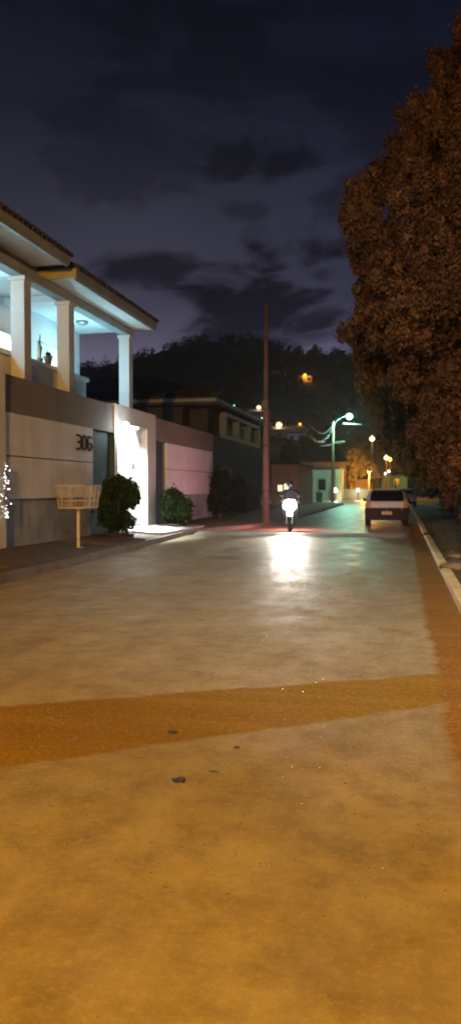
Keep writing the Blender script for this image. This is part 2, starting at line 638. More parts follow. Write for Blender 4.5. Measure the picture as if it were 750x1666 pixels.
M['e_white'] = emit('cool_white_lamp', (.92, 1.0, 1.0), 22)
M['e_head'] = emit('white_headlamp', (1.0, .97, .95), 160)
M['e_teal'] = emit('green_white_street_lamp', (.34, 1.0, .74), 7)
M['e_sodium'] = emit('sodium_street_lamp', (1.0, .50, .10), 60)
M['e_window'] = emit('bright_window_glow', (.80, 1.0, 1.0), 2.2)
M['e_dimwin'] = emit('warm_lit_window', (1.0, .82, .55), 1.3)
M['e_orange'] = emit('orange_far_lamp', (1.0, .36, .05), 4.5)
M['e_yellow'] = emit('warm_far_lamp', (1.0, .66, .26), 6)
M['e_far_white'] = emit('white_far_lamp', (.85, .95, 1.0), 6)
M['e_far_green'] = emit('green_far_lamp', (.10, 1.0, .60), 4)
M['e_red'] = emit('red_tail_lamp', (1.0, .06, .04), 25)
M['e_tiny'] = emit('tiny_decoration_bulb', (1.0, .96, .90), 3)

# ------------------------------------------------------------------ ground, road, kerbs
g = MB()
g.poly([(-900, -60, -.03), (900, -60, -.03), (900, 900, -.03), (-900, 900, -.03)])
structure('ground', g, M['land'])

LEFT = [(-6.0, -30), (-6.0, 8), (-6.2, 14), (-6.45, 19), (-6.7, 24), (-6.3, 26.5), (-5.5, 28.6), (-5.1, 31), (-5.0, 46), (-5.2, 72)]
RIGHT = [(.70, -30), (.70, 72)]
g = MB()
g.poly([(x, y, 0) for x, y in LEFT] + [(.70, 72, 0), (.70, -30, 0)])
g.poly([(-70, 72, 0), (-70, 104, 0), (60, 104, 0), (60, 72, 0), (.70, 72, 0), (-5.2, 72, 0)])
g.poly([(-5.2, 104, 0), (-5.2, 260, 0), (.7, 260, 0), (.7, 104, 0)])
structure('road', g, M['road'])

# low road hump in front of the motorbike
g = MB()
prof = [(-.55, 0.0), (-.42, .034), (-.25, .070), (0, .088), (.25, .070), (.42, .034), (.55, 0)]
for i in range(len(prof) - 1):
    (a, za), (b, zb) = prof[i], prof[i + 1]
    for k in range(12):
        x0 = -6.55 + (6.55 + .2) * k / 12
        x1 = -6.55 + (6.55 + .2) * (k + 1) / 12
        off0 = .03 * math.sin(k * 1.7)
        off1 = .03 * math.sin((k + 1) * 1.7)
        g.poly([(x0, 24.6 + a + off0, za + .003), (x1, 24.6 + a + off1, za + .003), (x1, 24.6 + b + off1, zb + .003), (x0, 24.6 + b + off0, zb + .003)])
structure('speed_hump', g, M['concrete'])

# dark stains and shallow holes in the road surface
for i, (u, v, w, h) in enumerate(((292, 1272, 12, 4), (280, 1193, 8, 2.2), (385, 1218, 5, 1.6), (347, 1258, 7, 1.3))):
    c = PZ(u, v, 0)
    ex = (PZ(u + w, v, 0) - c).length
    ey = (PZ(u, v + h, 0) - c).length
    g = MB()
    pts = []
    for k in range(26):
        a = 2 * math.pi * k / 26
        q = 1 + .75 * mnoise.noise(Vector((math.cos(a) * 1.6, math.sin(a) * 1.6, i * 3.1)))
        pts.append((c.x + ex * q * math.cos(a), c.y + ey * q * math.sin(a), .0105))
    g.poly(pts)
    o = g.build('road_stain', M['stain'] if 'stain' in M else M.setdefault('stain', mat('dark_oil_stain', (.035, .032, .038), .55, amt=.4, scale=20)))
    tag(o, kind='structure')

# loose mineral grit: glassy chips that catch the headlamp
rg = np.random.default_rng(4)
N = 7500
gx = rg.normal(-1.1, 1.0, N)
gy = 2.6 + rg.gamma(2.0, 2.4, N)
keep = (gx > -5.8) & (gx < .2) & (gy < 22)
gx, gy = gx[keep], gy[keep]
g = bmesh.new()
for x, y in zip(gx, gy):
    s = .0022 + .0036 * rg.random()
    n_ = Vector((rg.normal() * .15, rg.normal() * .15, 1)).normalized()
    t_ = n_.cross(Vector((rg.normal(), rg.normal(), .1))).normalized()
    b_ = n_.cross(t_)
    c = Vector((x, y, .014 + s * .4))
    vs = [g.verts.new(c + t_ * s), g.verts.new(c + b_ * s), g.verts.new(c - t_ * s), g.verts.new(c - b_ * s)]
    lo = g.verts.new(c - Vector((0, 0, s)))
    g.faces.new(vs)
    for k in range(4):
        g.faces.new((vs[k], lo, vs[(k + 1) % 4]))
me = bpy.data.meshes.new('road_grit')
g.to_mesh(me)
g.free()
M['mica'] = mat('shiny_mineral_chips', (.40, .35, .24), .14, metal=.5, spec=1.0, amt=.2, scale=30)
me.materials.append(M['mica'])
o = bpy.data.objects.new('road_grit', me)
COL.objects.link(o)
tag(o, 'tiny shiny mineral chips scattered over the road', 'grit', kind='stuff')

# right kerb and verge
g = MB()
y = -4.0
while y < 72:
    g.box(.70, .84, y + .006, y + .994, -.02, .125, bev=.014)
    y += 1.0
structure('kerb', g, M['kerb'])
g = MB()
for i in range(60):
    for j in range(8):
        def P(i, j):
            x = .84 + j * 1.2
            y = -4 + i * 1.28
            z = .09 + (.05 * mnoise.noise(Vector((x * 1.5, y * 1.5, 0))) if j else 0) + min(j, 3) * .05
            return (x, y, z)
        g.poly([P(i, j), P(i, j + 1), P(i + 1, j + 1), P(i + 1, j)])
bmesh.ops.remove_doubles(g.bm, verts=g.bm.verts[:], dist=.001)
structure('verge', g, M['dirt'], smooth=True)

# left pavement: kerb, sloped earthy paving and the concrete crossing before the gate
g = MB()
for i in range(len(LEFT) - 1):
    (x0, y0), (x1, y1) = LEFT[i], LEFT[i + 1]
    g.poly([(x0, y0, 0), (x1, y1, 0), (x1 - .02, y1, .13), (x0 - .02, y0, .13)])
    g.poly([(x0 - .02, y0, .13), (x1 - .02, y1, .13), (x1 - .16, y1, .14), (x0 - .16, y0, .14)])
structure('pavement_kerb', g, mat('worn_pavement_kerb', (.16, .125, .095), .85, amt=.45, scale=1.5, bump=.4, bscale=22))
XW = -8.05
g = MB()
for i in range(len(LEFT) - 1):
    (x0, y0), (x1, y1) = LEFT[i], LEFT[i + 1]
    g.poly([(x0 - .16, y0, .14), (x1 - .16, y1, .14), (-9.6, y1, .34), (-9.6, y0, .34)])
structure('pavement', g, M['pave'])
g = MB()
g.box(-8.0, -6.62, 21.0, 26.4, .10, .0)
for v in g.bm.verts:
    pass
g = MB()


def slab(x0, y0, x1, y1, h):
    """paving slab following the slope of the pavement"""
    def zz(x):
        return .14 + .20 * min(1, max(0, (-6.4 - x) / 3.2)) + h
    a = [(x0, y0), (x1, y0), (x1, y1), (x0, y1)]
    g.poly([(x, y, zz(x)) for x, y in a])
    for k in range(4):
        (xa, ya), (xb, yb) = a[k], a[(k + 1) % 4]
        g.poly([(xa, ya, zz(xa)), (xb, yb, zz(xb)), (xb, yb, zz(xb) - .2), (xa, ya, zz(xa) - .2)])


slab(-8.02, 21.3, -6.75, 22.9, .045)
slab(-8.02, 22.93, -6.75, 24.5, .045)
slab(-8.02, 24.53, -6.75, 26.2, .045)
structure('gate_crossing', g, M['concrete'])
g = MB()
slab(-7.9, 11.8, -6.45, 15.2, .05)
slab(-7.9, 17.0, -6.55, 19.2, .04)
structure('raised_paving_slabs', g, mat('brown_pavers', (.065, .040, .028), .8, amt=.45, scale=2.2, bump=.4, bscale=16))

# ------------------------------------------------------------------ hill behind the town
ridge = [(-300, 640), (0, 628), (100, 612), (150, 600), (200, 592), (250, 582), (300, 567), (340, 560), (400, 562), (450, 574), (520, 583), (570, 588), (640, 600), (720, 622), (820, 660), (1100, 720)]


def ridge_v(u):
    for (a, va), (b, vb) in zip(ridge, ridge[1:]):
        if a <= u <= b:
            return va + (vb - va) * (u - a) / (b - a)
    return 700


g = MB()
NU, NR = 120, 22
grid = []
for i in range(NU + 1):
    u = -300 + 1400 * i / NU
    d0 = ray(u, 795)
    top = (795 - ridge_v(u)) / 1250
    row = []
    for j in range(NR + 1):
        f = j / NR
        dist = 190 + 330 * f
        hgt = top * 440 * (math.sin(min(1, f / .76) * math.pi / 2) ** 1.7)
        if f > .76:
            hgt = top * 440 * (1 - (f - .76) * .8)
        hgt += 3.0 * f * mnoise.noise(Vector((u * .02, f * 9, 1.3)))
        if .3 < f < .9:
            hgt += 1.6 * mnoise.noise(Vector((u * .11, f * 22, 4.3)))
        row.append(g.bm.verts.new((d0.x * dist, d0.y * dist, hgt - .5 if j else -1)))
    grid.append(row)
for i in range(NU):
    for j in range(NR):
        g.bm.faces.new((grid[i][j], grid[i + 1][j], grid[i + 1][j + 1], grid[i][j + 1]))
hill = structure('hill', g, M['hill'], smooth=True)


def hill_pt(u, v):
    """the place on the hill seen at a pixel: march along the ray over the same height rule"""
    d = ray(u, v)
    top = (795 - ridge_v(u)) / 1250
    for k in range(400):
        f = .02 + .74 * k / 400
        dist = 190 + 330 * f
        h = top * 440 * (math.sin(min(1, f / .76) * math.pi / 2) ** 1.7)
        if h >= EYE + d.z * dist - .2:
            return Vector((d.x * dist, d.y * dist, h - .6))
    return Vector((d.x * 440, d.y * 440, top * 440))


# wood on the hill, one mass
cs, rs = [], []
for k in range(560):
    u = rnd.uniform(-60, 720)
    f = rnd.uniform(.18, .78)
    if k < 190:
        f = rnd.uniform(.73, .78)
    d0 = ray(u, 795)
    dist = 190 + 330 * f
    top = (795 - ridge_v(u)) / 1250
    h = top * 440 * (math.sin(min(1, f / .76) * math.pi / 2) ** 1.7)
    r = rnd.uniform(1.2, 2.8) if f > .7 else rnd.uniform(2.0, 4.2)
    cs.append((d0.x * dist, d0.y * dist, h + r * .3))
    rs.append(r)
o = leaves_mesh('hillside_wood', cs, rs, 26000, .8, M['leaf_far'] if 'leaf_far' in M else M.setdefault('leaf_far', leafmat('far_wood_leaves', (.008, .010, .008), (.015, .017, .013), .05)), seed=3, shell=.3)
tag(o, 'dark wood covering the hill behind the town', 'wood', kind='stuff')

# taller trees standing out on the ridge
for i, (u, h) in enumerate(((511, 9), (502, 5.5), (468, 6), (536, 5), (371, 5))):
    d0 = ray(u, 795)
    dist = 440
    zb = (795 - ridge_v(u)) / 1250 * 440
    lab = ('tall thin tree standing highest on the ridge beside the big tree', 'short tree on the ridge left of the tallest one', 'small tree on the ridge right of the utility pole',
           'low tree on the ridge nearest the big tree crown', 'small tree on the hill top left of the utility pole')[i]
    t = thing('ridge_tree', lab, 'tree', (d0.x * dist, d0.y * dist, zb - 1), group='trees on the ridge')
    MB().tube([(0, 0, 0), (.2, 0, h * .5), (0, .1, h)], .35, 6, .1).build('trunk', M['bark'], t)
    leaves_mesh('crown', [(0, 0, h * .75), (.5, 0, h * .95), (-.6, 0, h * .6)], [h * .20, h * .15, h * .17], 260, .6, M['leaf_far'], t, seed=20 + i, shell=.2)


# ------------------------------------------------------------------ small far houses with lamps on the hillside
def far_house(u, v, w, h, wallm, label, roofm=None, lit=None, rz=0.0, loc=None, group=None):
    p = loc or hill_pt(u, v)
    t = thing('hillside_house', label, 'house', p, rz or (-math.atan2(p.x, p.y) * 1.0), group)
    MB().box(-w / 2, w / 2, 0, w * .8, -3, h, bev=.05).build('wall', wallm, t)
    g = MB()
    ov = .5
    a = [(-w / 2 - ov, -ov, h + .02), (w / 2 + ov, -ov, h + .02), (w / 2 + ov, w * .8 + ov, h + .02), (-w / 2 - ov, w * .8 + ov, h + .02)]
    b = [(-w / 2 + 1, w * .4, h + w * .14), (w / 2 - 1, w * .4, h + w * .14)]
    g.poly(a[::-1])
    g.poly([a[0], a[1], b[1], b[0]])
    g.poly([a[2], a[3], b[0], b[1]])
    g.poly([a[1], a[2], b[1]])
    g.poly([a[3], a[0], b[0]])
    g.build('roof', roofm or M['tile'], t)
    for k in (-1, 1):
        f = MB().box(k * w * .25 - .5, k * w * .25 + .5, -.06, .03, h * .35, h * .35 + 1.1).build('window', M['frame_g'], t)
        MB().box(k * w * .25 - .4, k * w * .25 + .4, -.08, -.065, h * .35 + .1, h * .35 + 1.0).build('pane', M['e_dimwin'] if lit == k else M['glassd'], f)
    return t


def far_lamp(u, v, dist, h, r, em, label, power=0, col=(1, .7, .4), group='small lamps far across the hillside'):
    """lamp post whose head sits at the seen direction at the given distance"""
    d = ray(u, v)
    if dist is None:
        hp_ = hill_pt(u, v)
        dist = hp_.y / d.y - 9
    head = Vector((0, 0, EYE)) + d * dist
    t = thing('far_street_lamp', label, 'street lamp', (head.x, head.y + .5, head.z - h), group=group)
    MB().tube([(0, 0, -3), (0, 0, h + .1)], .09, 8, .06).build('pole', M['poleconc'], t)
    MB().tube([(0, 0, h + .05), (0, -.45, h + .22)], .04, 6).build('arm', M['steel'], t)
    MB().box(-.22, .22, -.9, -.35, h + r * .9 + .02, h + r * .9 + .14, bev=.03).build('housing', M['steel'], t)
    MB().ball((0, -.6, h), r, 2, (1, 1, .85)).build('lamp_lens', em, t, smooth=True)
    if power:
        lamp_light('lamp_bulb', 'POINT', (0, -1.0 - r, h - .2), power, col, .3, t)
    return t


far_house(470, 712, 13, 3.6, M['house_b'], 'ochre house on the lower hillside lit by a yellow lamp', group='houses on the dark hillside')
t = far_house(482, 716, 6, 3.0, M['white'], 'low house with a brightly lit pale blue front on the hillside', lit=1, group='houses on the dark hillside')
pf = t.location
far_house(496, 620, 6, 3, M['house_b'], 'lone house high on the hill with an orange lamp', group='houses on the dark hillside')
far_house(455, 612, 6, 3, M['house_a'], 'lone dim pale house high on the hill right of the utility pole', group='houses on the dark hillside')
far_house(420, 680, 9, 3.2, M['house_a'], 'pale house halfway up behind the utility pole', group='houses on the dark hillside')
far_house(384, 676, 8, 3, M['neigh'], 'dark house on the hill beside a tiny green lamp', group='houses on the dark hillside')

OR, YE, WH, GR = (1, .45, .08), (1, .70, .34), (.8, .95, 1), (.2, 1, .7)
far_lamp(454, 691, None, 5, .95, M['e_yellow'], 'brightest yellow lamp on the hillside just right of the utility pole', 1500, YE)
far_lamp(421, 663, None, 5, .72, M['e_yellow'], 'warm white lamp on the hillside just left of the utility pole', 900, YE)
far_lamp(488, 690, None, 4, .34, M['e_orange'], 'small orange lamp right of the brightest yellow one', 300, OR)
far_lamp(496, 610.5, None, 3, .62, M['e_orange'], 'topmost orange lamp high on the dark hill', 700, OR)
far_lamp(381, 660, None, 4, .28, M['e_far_green'], 'tiny green lamp above the row of balcony openings', 0, GR)
far_lamp(426, 680, None, 4, .16, M['e_far_white'], 'tiny dim white lamp hugging the utility pole', 0, WH)
far_lamp(401, 700.5, 43.2, .55, .055, M['e_far_white'], 'small bluish white lamp seen through the balcony opening', 0, WH)
far_lamp(605, 714, 150, 6, .5, M['e_yellow'], 'yellow lamp above the orange lit tree', 900, YE)
far_lamp(628, 745, 135, 6, .40, M['e_yellow'], 'warm white lamp low over the silver car', 1500, OR)
far_lamp(634, 748, 140, 5, .34, M['e_orange'], 'orange lamp touching the warm white one over the car', 800, OR)
far_lamp(632, 767, 120, 4, .18, M['e_far_white'], 'upper of two small white lamps over the car roof', 0, WH)
far_lamp(626.5, 771, 120, 3.6, .16, M['e_far_white'], 'lower of two small white lamps over the car roof', 0, WH)
d = ray(481, 707)
p = Vector((0, 0, EYE)) + d * 205
lamp_light('house_bulb', 'POINT', (p.x, p.y - 3, p.z + .5), 1500, (.6, .95, 1.0), .3)


# ------------------------------------------------------------------ front wall of the property
def wy(u, x=XW):
    return PX(u, 795, x).y


yA0, yA1 = 14.55, wy(150)
yP0, yP1 = wy(185), wy(252)
yB0, yB1 = wy(270), wy(345)
ZT = 3.9
fw = thing('boundary_wall', 'tall grey street wall with cream panels and the number 306', 'wall', (XW, 14, .2))


def rel(t, mb_fn, name, m, **k):
    mb = MB()
    mb_fn(mb)
    bmesh.ops.translate(mb.bm, vec=-Vector(t.location), verts=mb.bm.verts[:])
    return mb.build(name, m, t, **k)


def band(mb):
    mb.box(XW - .25, XW, 6.0, yP0 - .002, 3.105, ZT, bev=.01)
    mb.box(XW - .25, XW, yP1 + .002, yB1 + .25, 3.105, ZT - .02, bev=.01)


rel(fw, band, 'upper_band', M['wall'])
rel(fw, lambda b: (b.box(XW - .25, XW - .03, 6.0, yA1, .05, 1.295), b.box(XW - .25, XW - .03, yB0, yB1 + .2, .05, 1.295)), 'wall_base', M['base'])
rel(fw, lambda b: (b.box(XW - .25, XW - .04, 6.0, yA1, 1.30, 3.10), b.box(XW - .25, XW - .04, yB0, yB1 + .2, 1.30, 3.10)), 'wall_core', M['wall'])
SEAM = 2.19
rel(fw, lambda b: (b.box(XW - .035, XW + .035, yA0, yA1, SEAM + .012, 3.10, bev=.008), b.box(XW - .035, XW + .035, yA0, yA1, 1.28, SEAM - .012, bev=.008)), 'cream_panel', M['panel'])
rel(fw, lambda b: (b.box(XW - .035, XW + .035, yB0, yB1, SEAM + .012, 3.10, bev=.008), b.box(XW - .035, XW + .035, yB0, yB1, 1.28, SEAM - .012, bev=.008)), 'cream_panel', M['panel'],
    label='cream panel beyond the gate glowing pink')
rel(fw, lambda b: (b.box(XW - .40, XW - .12, yA1 - .05, yP0 + .1, .05, 3.1), b.box(XW - .40, XW - .12, yP1 - .1, yB0 + .05, .05, 3.1)), 'recessed_wall', M['niche'])
rel(fw, lambda b: (b.box(XW - .30, XW + .10, 13.9, 14.50, .10, 4.0, bev=.015),), 'pier', M['panel'])
# the number 306 in solid digits on the panel
SEG = {'3': [(0, 1), (.75, 1), (1, .87), (1, .63), (.72, .5), (.3, .5), None, (.72, .5), (1, .38), (1, .13), (.75, 0), (0, 0)],
       '0': [(.25, 0), (0, .2), (0, .8), (.25, 1), (.75, 1), (1, .8), (1, .2), (.75, 0), (.25, 0)],
       '6': [(1, .93), (.75, 1), (.28, 1), (0, .75), (0, .2), (.25, 0), (.75, 0), (1, .16), (1, .38), (.75, .53), (.02, .47)]}
nu = rel(fw, lambda b: None, 'house_number', M['digit']) if False else None
y0n = wy(122.5)
y1n = wy(148)
dw = (y1n - y0n)
numb = MB()
for k, ch in enumerate('306'):
    yy = y0n + k * dw / 2.85
    w = dw / 2.85 * .72
    z0 = PX(135, 731, XW + .05).z
    hh = PX(135, 709, XW + .05).z - z0
    strokes = [[]]
    for q in SEG[ch]:
        if q is None:
            strokes.append([])
        else:
            strokes[-1].append((XW + .055, yy + q[0] * w, z0 + q[1] * hh))
    for st in strokes:
        numb.tube(st, .027, 8)
bmesh.ops.translate(numb.bm, vec=-Vector(fw.location), verts=numb.bm.verts[:])
numb.build('house_number', M['digit'], fw)

# the glitter on the pier at the picture's edge
tn = thing('tinsel_garland', 'silver tinsel garland with tiny bulbs hanging on the pier', 'garland', (XW + .15, 14.3, 1.0))
g = MB()
for k in range(420):
    z = rnd.uniform(-.1, 1.02)
    a = rnd.uniform(0, 2 * math.pi)
    y = rnd.gauss(0, .10)
    c = Vector((rnd.uniform(-.02, .06), y, z))
    d_ = Vector((rnd.uniform(0, 1), math.cos(a), math.sin(a))).normalized() * .07
    s_ = Vector((0, -d_.z, d_.y)) * .16
    g.poly([c - s_, c + d_ - s_ * .3, c + d_ + s_ * .3, c + s_])
g.build('tinsel', M['tinsel'], tn)['kind'] = 'stuff'
for k in range(26):
    MB().ball((.06, rnd.gauss(.03, .08), rnd.uniform(-.1, 1.0)), .014, 1).build('bulb', M['e_tiny'], tn)

# ------------------------------------------------------------------ gate portal
gp = thing('gate_portal', 'pale square portal around a glaring white gate', 'gateway', (XW, yP0, .2))
oy0, oy1 = wy(196, XW + .1), wy(243, XW + .1)
oz1 = 3.42
rel(gp, lambda b: (b.box(XW - .55, XW + .045, yP0, oy0, .05, 3.95, bev=.012),), 'jamb', M['portal'])
rel(gp, lambda b: (b.box(XW - .55, XW + .045, oy1, yP1, .05, 3.95, bev=.012),), 'jamb', M['portal'])
rel(gp, lambda b: (b.box(XW - .55, XW + .042, oy0 + .002, oy1 - .002, oz1, 3.947, bev=.012),), 'lintel', M['portal'])
rel(gp, lambda b: (b.box(XW - .5, XW + .12, oy0 + .002, oy1 - .002, .1, .31, bev=.01),), 'threshold', M['concrete'])


def door(b):
    b.box(XW - .24, XW - .18, oy0 + .003, oy1 - .003, .34, oz1 - .003)
    for k in range(1, 4):
        yy = oy0 + (oy1 - oy0) * k / 4
        b.box(XW - .18, XW - .176, yy - .006, yy + .006, .36, oz1 - .03)


dr = rel(gp, door, 'gate_door', M['door'])
rel(gp, lambda b: b.box(XW - .24, XW + .043, yP0 - .012, yP0 - .002, .05, 3.10), 'dark_jamb_cover', M['niche'])  # dark board added to hide the jamb's lit near side
py = PX(217, 758, XW - .14)
rel(gp, lambda b: (b.box(XW - .175, XW - .12, py.y - .10, py.y + .10, py.z - .10, py.z + .10, bev=.015),), 'lock_plate', M['dark'])
lp = Vector((XW + .24, oy0 + .06, oz1 - .10))
rel(gp, lambda b: b.box(XW + .047, lp.x - .02, lp.y - .03, lp.y + .03, lp.z + .05, lp.z + .10, bev=.01), 'lamp_bracket', M['dark'])
rel(gp, lambda b: b.ball((lp.x, lp.y, lp.z), .12, 3), 'lamp_globe', M['e_white'], smooth=True)
lamp_light('gate_bulb', 'POINT', (lp.x + .16 - gp.location.x, lp.y - .02 - gp.location.y, lp.z - .05 - gp.location.z), 42, (.90, 1.0, .96), .06, gp)
al = lamp_light('gate_fill', 'AREA', (XW + .0 - gp.location.x, (oy0 + oy1) / 2 - .3 - gp.location.y, oz1 - .06 - gp.location.z), 1000, (.92, 1.0, .97), .1, gp)  # fill light added to whiten the gate door
al.data.shape = 'RECTANGLE'
al.data.size = oy1 - oy0 - .8
al.data.size_y = .05
al.data.spread = R(110)
al.rotation_euler = Matrix(((0, -.94, .34), (1, 0, 0), (0, .34, .94))).to_euler()
rel(gp, lambda b: b.box(XW - .10, XW - .05, oy0 + .1, oy1 - .6, oz1 - .04, oz1 - .003), 'fill_strip', M['e_white'])  # glowing strip added as the body of the fill light


# ------------------------------------------------------------------ two storey house with verandah
hs = thing('verandah_house', 'two storey house with lit white verandah and wide eaves', 'house', (-10, 17, .3))
XC = -8.6
c1, c2, c3 = wy(37, XC), wy(109, XC), wy(206, XC)
YE1 = 17.2            # where the first roof ends
YE2a, YE2b = 17.55, 23.85
ZS1, ZS2, ZB = 6.83, 6.62, 6.37
rel(hs, lambda b: (b.box(-15.5, -10.32, 8.0, 23.7, .2, 6.60),), 'wall', M['white'])
for yy in (c1, c2, c3):
    rel(hs, lambda b: (b.box(XC - .17, XC + .17, yy - .17, yy + .17, 3.3, ZB, bev=.012), b.box(XC - .21, XC + .21, yy - .21, yy + .21, ZB - .10, ZB - .002, bev=.01)), 'column', M['column'])
rel(hs, lambda b: (b.box(XC - .17, XC + .17, 8.4, c1 - .172, 3.3, 3.5), b.box(XC - .17, XC + .17, 11.3, 11.64, 3.3, ZB)), 'column', M['column'])
rel(hs, lambda b: (b.box(XC - .15, XC + .15, 8.2, 23.7, ZB, ZS2 - .003, bev=.01),), 'beam', M['fascia'])
for cc in (c1, c2):
    rel(hs, lambda b: b.box(-10.30, XC - .152, cc - .12, cc + .12, ZB + .02, ZS2 - .06), 'cross_beam', M['white'])
rel(hs, lambda b: (b.box(-10.3, XC - .155, 8.2, 23.68, ZS2 - .05, ZS2 - .004),), 'ceiling', M['white'])
rel(hs, lambda b: (b.box(-10.3, XC + .1, 8.2, 23.7, 3.1, 3.3),), 'balcony_floor', M['white'])
yb = wy(137, -9.0)
rel(hs, lambda b: (b.box(-9.08, -8.92, 8.2, yb, 3.3, 4.58), b.box(-9.16, -8.84, 8.2, yb + .06, 4.583, 4.70, bev=.015),
                   b.box(-10.28, -9.09, yb - .16, yb, 3.3, 4.58)), 'parapet', M['white'])
# window, door, ceiling fixture
w = rel(hs, lambda b: (b.box(-10.33, -10.24, 16.6, 19.35, 4.80, 4.88), b.box(-10.33, -10.24, 16.6, 19.35, 5.62, 5.70), b.box(-10.33, -10.24, 19.27, 19.35, 4.88, 5.62),
                       b.box(-10.33, -10.24, 17.9, 17.96, 4.88, 5.62), b.box(-10.33, -10.24, 16.6, 16.68, 4.88, 5.62)), 'window', M['white'])
mbp = MB()
mbp.box(-10.315, -10.30, 16.68, 19.27, 4.88, 5.62)
bmesh.ops.translate(mbp.bm, vec=-Vector(hs.location), verts=mbp.bm.verts[:])
mbp.build('pane', M['e_window'], w)
rel(hs, lambda b: (b.box(-10.33, -10.24, 20.75, 20.85, 3.3, 5.75), b.box(-10.33, -10.24, 22.05, 22.15, 3.3, 5.75), b.box(-10.33, -10.24, 20.85, 22.05, 5.65, 5.75),
                   b.box(-10.33, -10.28, 20.85, 22.05, 3.3, 5.65)), 'balcony_door', M['door'])
cf = PX(134, 528, -9.45)
rel(hs, lambda b: b.lathe([(.03, .0), (.17, -.01), (.19, -.05), (.13, -.09), (.02, -.10)], 20, Matrix.Translation((-9.45, cf.y, ZS2 - .052))), 'ceiling_fixture', M['steel'], smooth=True)
lamp_light('verandah_bulb', 'POINT', (-9.45 + 10, 14.6 - 17, 5.55 - .3), 170, (.34, .80, 1.0), .12, hs)
lamp_light('verandah_bulb', 'POINT', (-9.35 + 10, 21.6 - 17, 5.05 - .3), 150, (.34, .80, 1.0), .12, hs)
rel(hs, lambda b: b.lathe([(.02, .12), (.09, .10), (.10, -.08), (.03, -.12)], 14, Matrix.Translation((-10.1, 14.2, 5.7))), 'wall_lantern', M['e_white'], smooth=True)
rel(hs, lambda b: b.lathe([(.02, .09), (.06, .07), (.07, -.06), (.02, -.09)], 14, Matrix.Translation((-10.16, c2 + .06, 5.55))), 'wall_lantern', M['steel'], smooth=True)


def roof(t, y0, y1, zs, xe, h, name):
    """hip roof: soffit sheet, fascia board round the eave, tiles above"""
    r = rel(t, lambda b: None, name, M['tile']) if False else None
    mb = MB()
    x0 = -16.3
    rise = 1.9
    a = [(xe + .05, y0 - .04, zs + h + .02), (xe + .05, y1 + .04, zs + h + .02), (x0, y1 + .04, zs + h + .02), (x0, y0 - .04, zs + h + .02)]
    rx, ry0, ry1 = (xe + x0) / 2, y0 + 3.0, y1 - 3.0
    b_ = [(rx, min(ry0, (y0 + y1) / 2), zs + h + rise), (rx, max(ry1, (y0 + y1) / 2 + .01), zs + h + rise)]
    mb.poly([a[0], a[1], b_[1], b_[0]])
    mb.poly([a[2], a[3], b_[0], b_[1]])
    mb.poly([a[1], a[2], b_[1]])
    mb.poly([a[3], a[0], b_[0]])
    mb.poly(a[::-1])
    # row of round tile ends along the street eave and the near end
    yy = y0
    while yy < y1:
        mb.tube([(xe + .07, yy + .09, zs + h + .02), (xe - 1.2, yy + .09, zs + h + .02 + 1.25 * rise / (xe - rx))], .055, 7)
        yy += .22
    bmesh.ops.translate(mb.bm, vec=-Vector(t.location), verts=mb.bm.verts[:])
    ro = mb.build('roof', M['tile'], t)
    f = MB()
    f.box(xe - .03, xe, y0, y1, zs, zs + h, bev=.006)
    f.box(xe - .075, xe - .034, y0 + .04, y1 - .04, zs - .05, zs + h * .4)
    f.box(x0, xe - .032, y0, y0 + .03, zs + .001, zs + h - .001)
    f.box(x0, xe - .032, y1 - .03, y1, zs + .001, zs + h - .001)
    bmesh.ops.translate(f.bm, vec=-Vector(t.location), verts=f.bm.verts[:])
    f.build('fascia', M['fascia'], ro)
    s = MB()
    s.box(x0 + .05, xe - .08, y0 + .035, y1 - .035, zs + .01, zs + .04)
    bmesh.ops.translate(s.bm, vec=-Vector(t.location), verts=s.bm.verts[:])
    s.build('soffit', M['soffit'], ro)
    return ro


roof(hs, 7.0, YE1, ZS1, -7.72, .20, 'roof')
roof(hs, YE2a, YE2b, ZS2, -7.72, .24, 'roof')
rel(hs, lambda b: b.box(-15.8, -8.75, YE1 - .6, YE2a + .5, ZS2 + .045, ZS1 + .3), 'roof_link', M['fascia'])

# pots on the parapet
ppos = PX(66, 600, -9.0)
t = thing('potted_cactus', 'thin tall cactus in a small pot on the parapet', 'potted plant', (-9.0, ppos.y, 4.702))
MB().lathe([(.05, 0), (.08, .12), (.085, .13), (.02, .13)], 14).build('pot', M['pot'], t, smooth=True)
g = MB()
g.tube([(0, 0, .12), (.01, .01, .3), (-.01, 0, .5), (0, .01, .72)], [.022, .030, .028, .012], 8)
g.tube([(0, 0, .3), (0, .08, .34), (0, .09, .46)], [.016, .016, .010], 6)
g.build('stem', M['cactus'], t)
ppos = PX(79, 600, -9.0)
t = thing('flower_pot', 'small brown flower pot right of the thin cactus', 'flower pot', (-9.0, ppos.y, 4.702))
MB().lathe([(.07, 0), (.11, .20), (.125, .21), (.125, .25), (.09, .25), (.08, .20)], 16).build('pot', M['pot'], t, smooth=True)
leaves_mesh('plant', [(0, 0, .30)], [.09], 60, .04, M['leaf_bush'], t, seed=5, shell=.2)


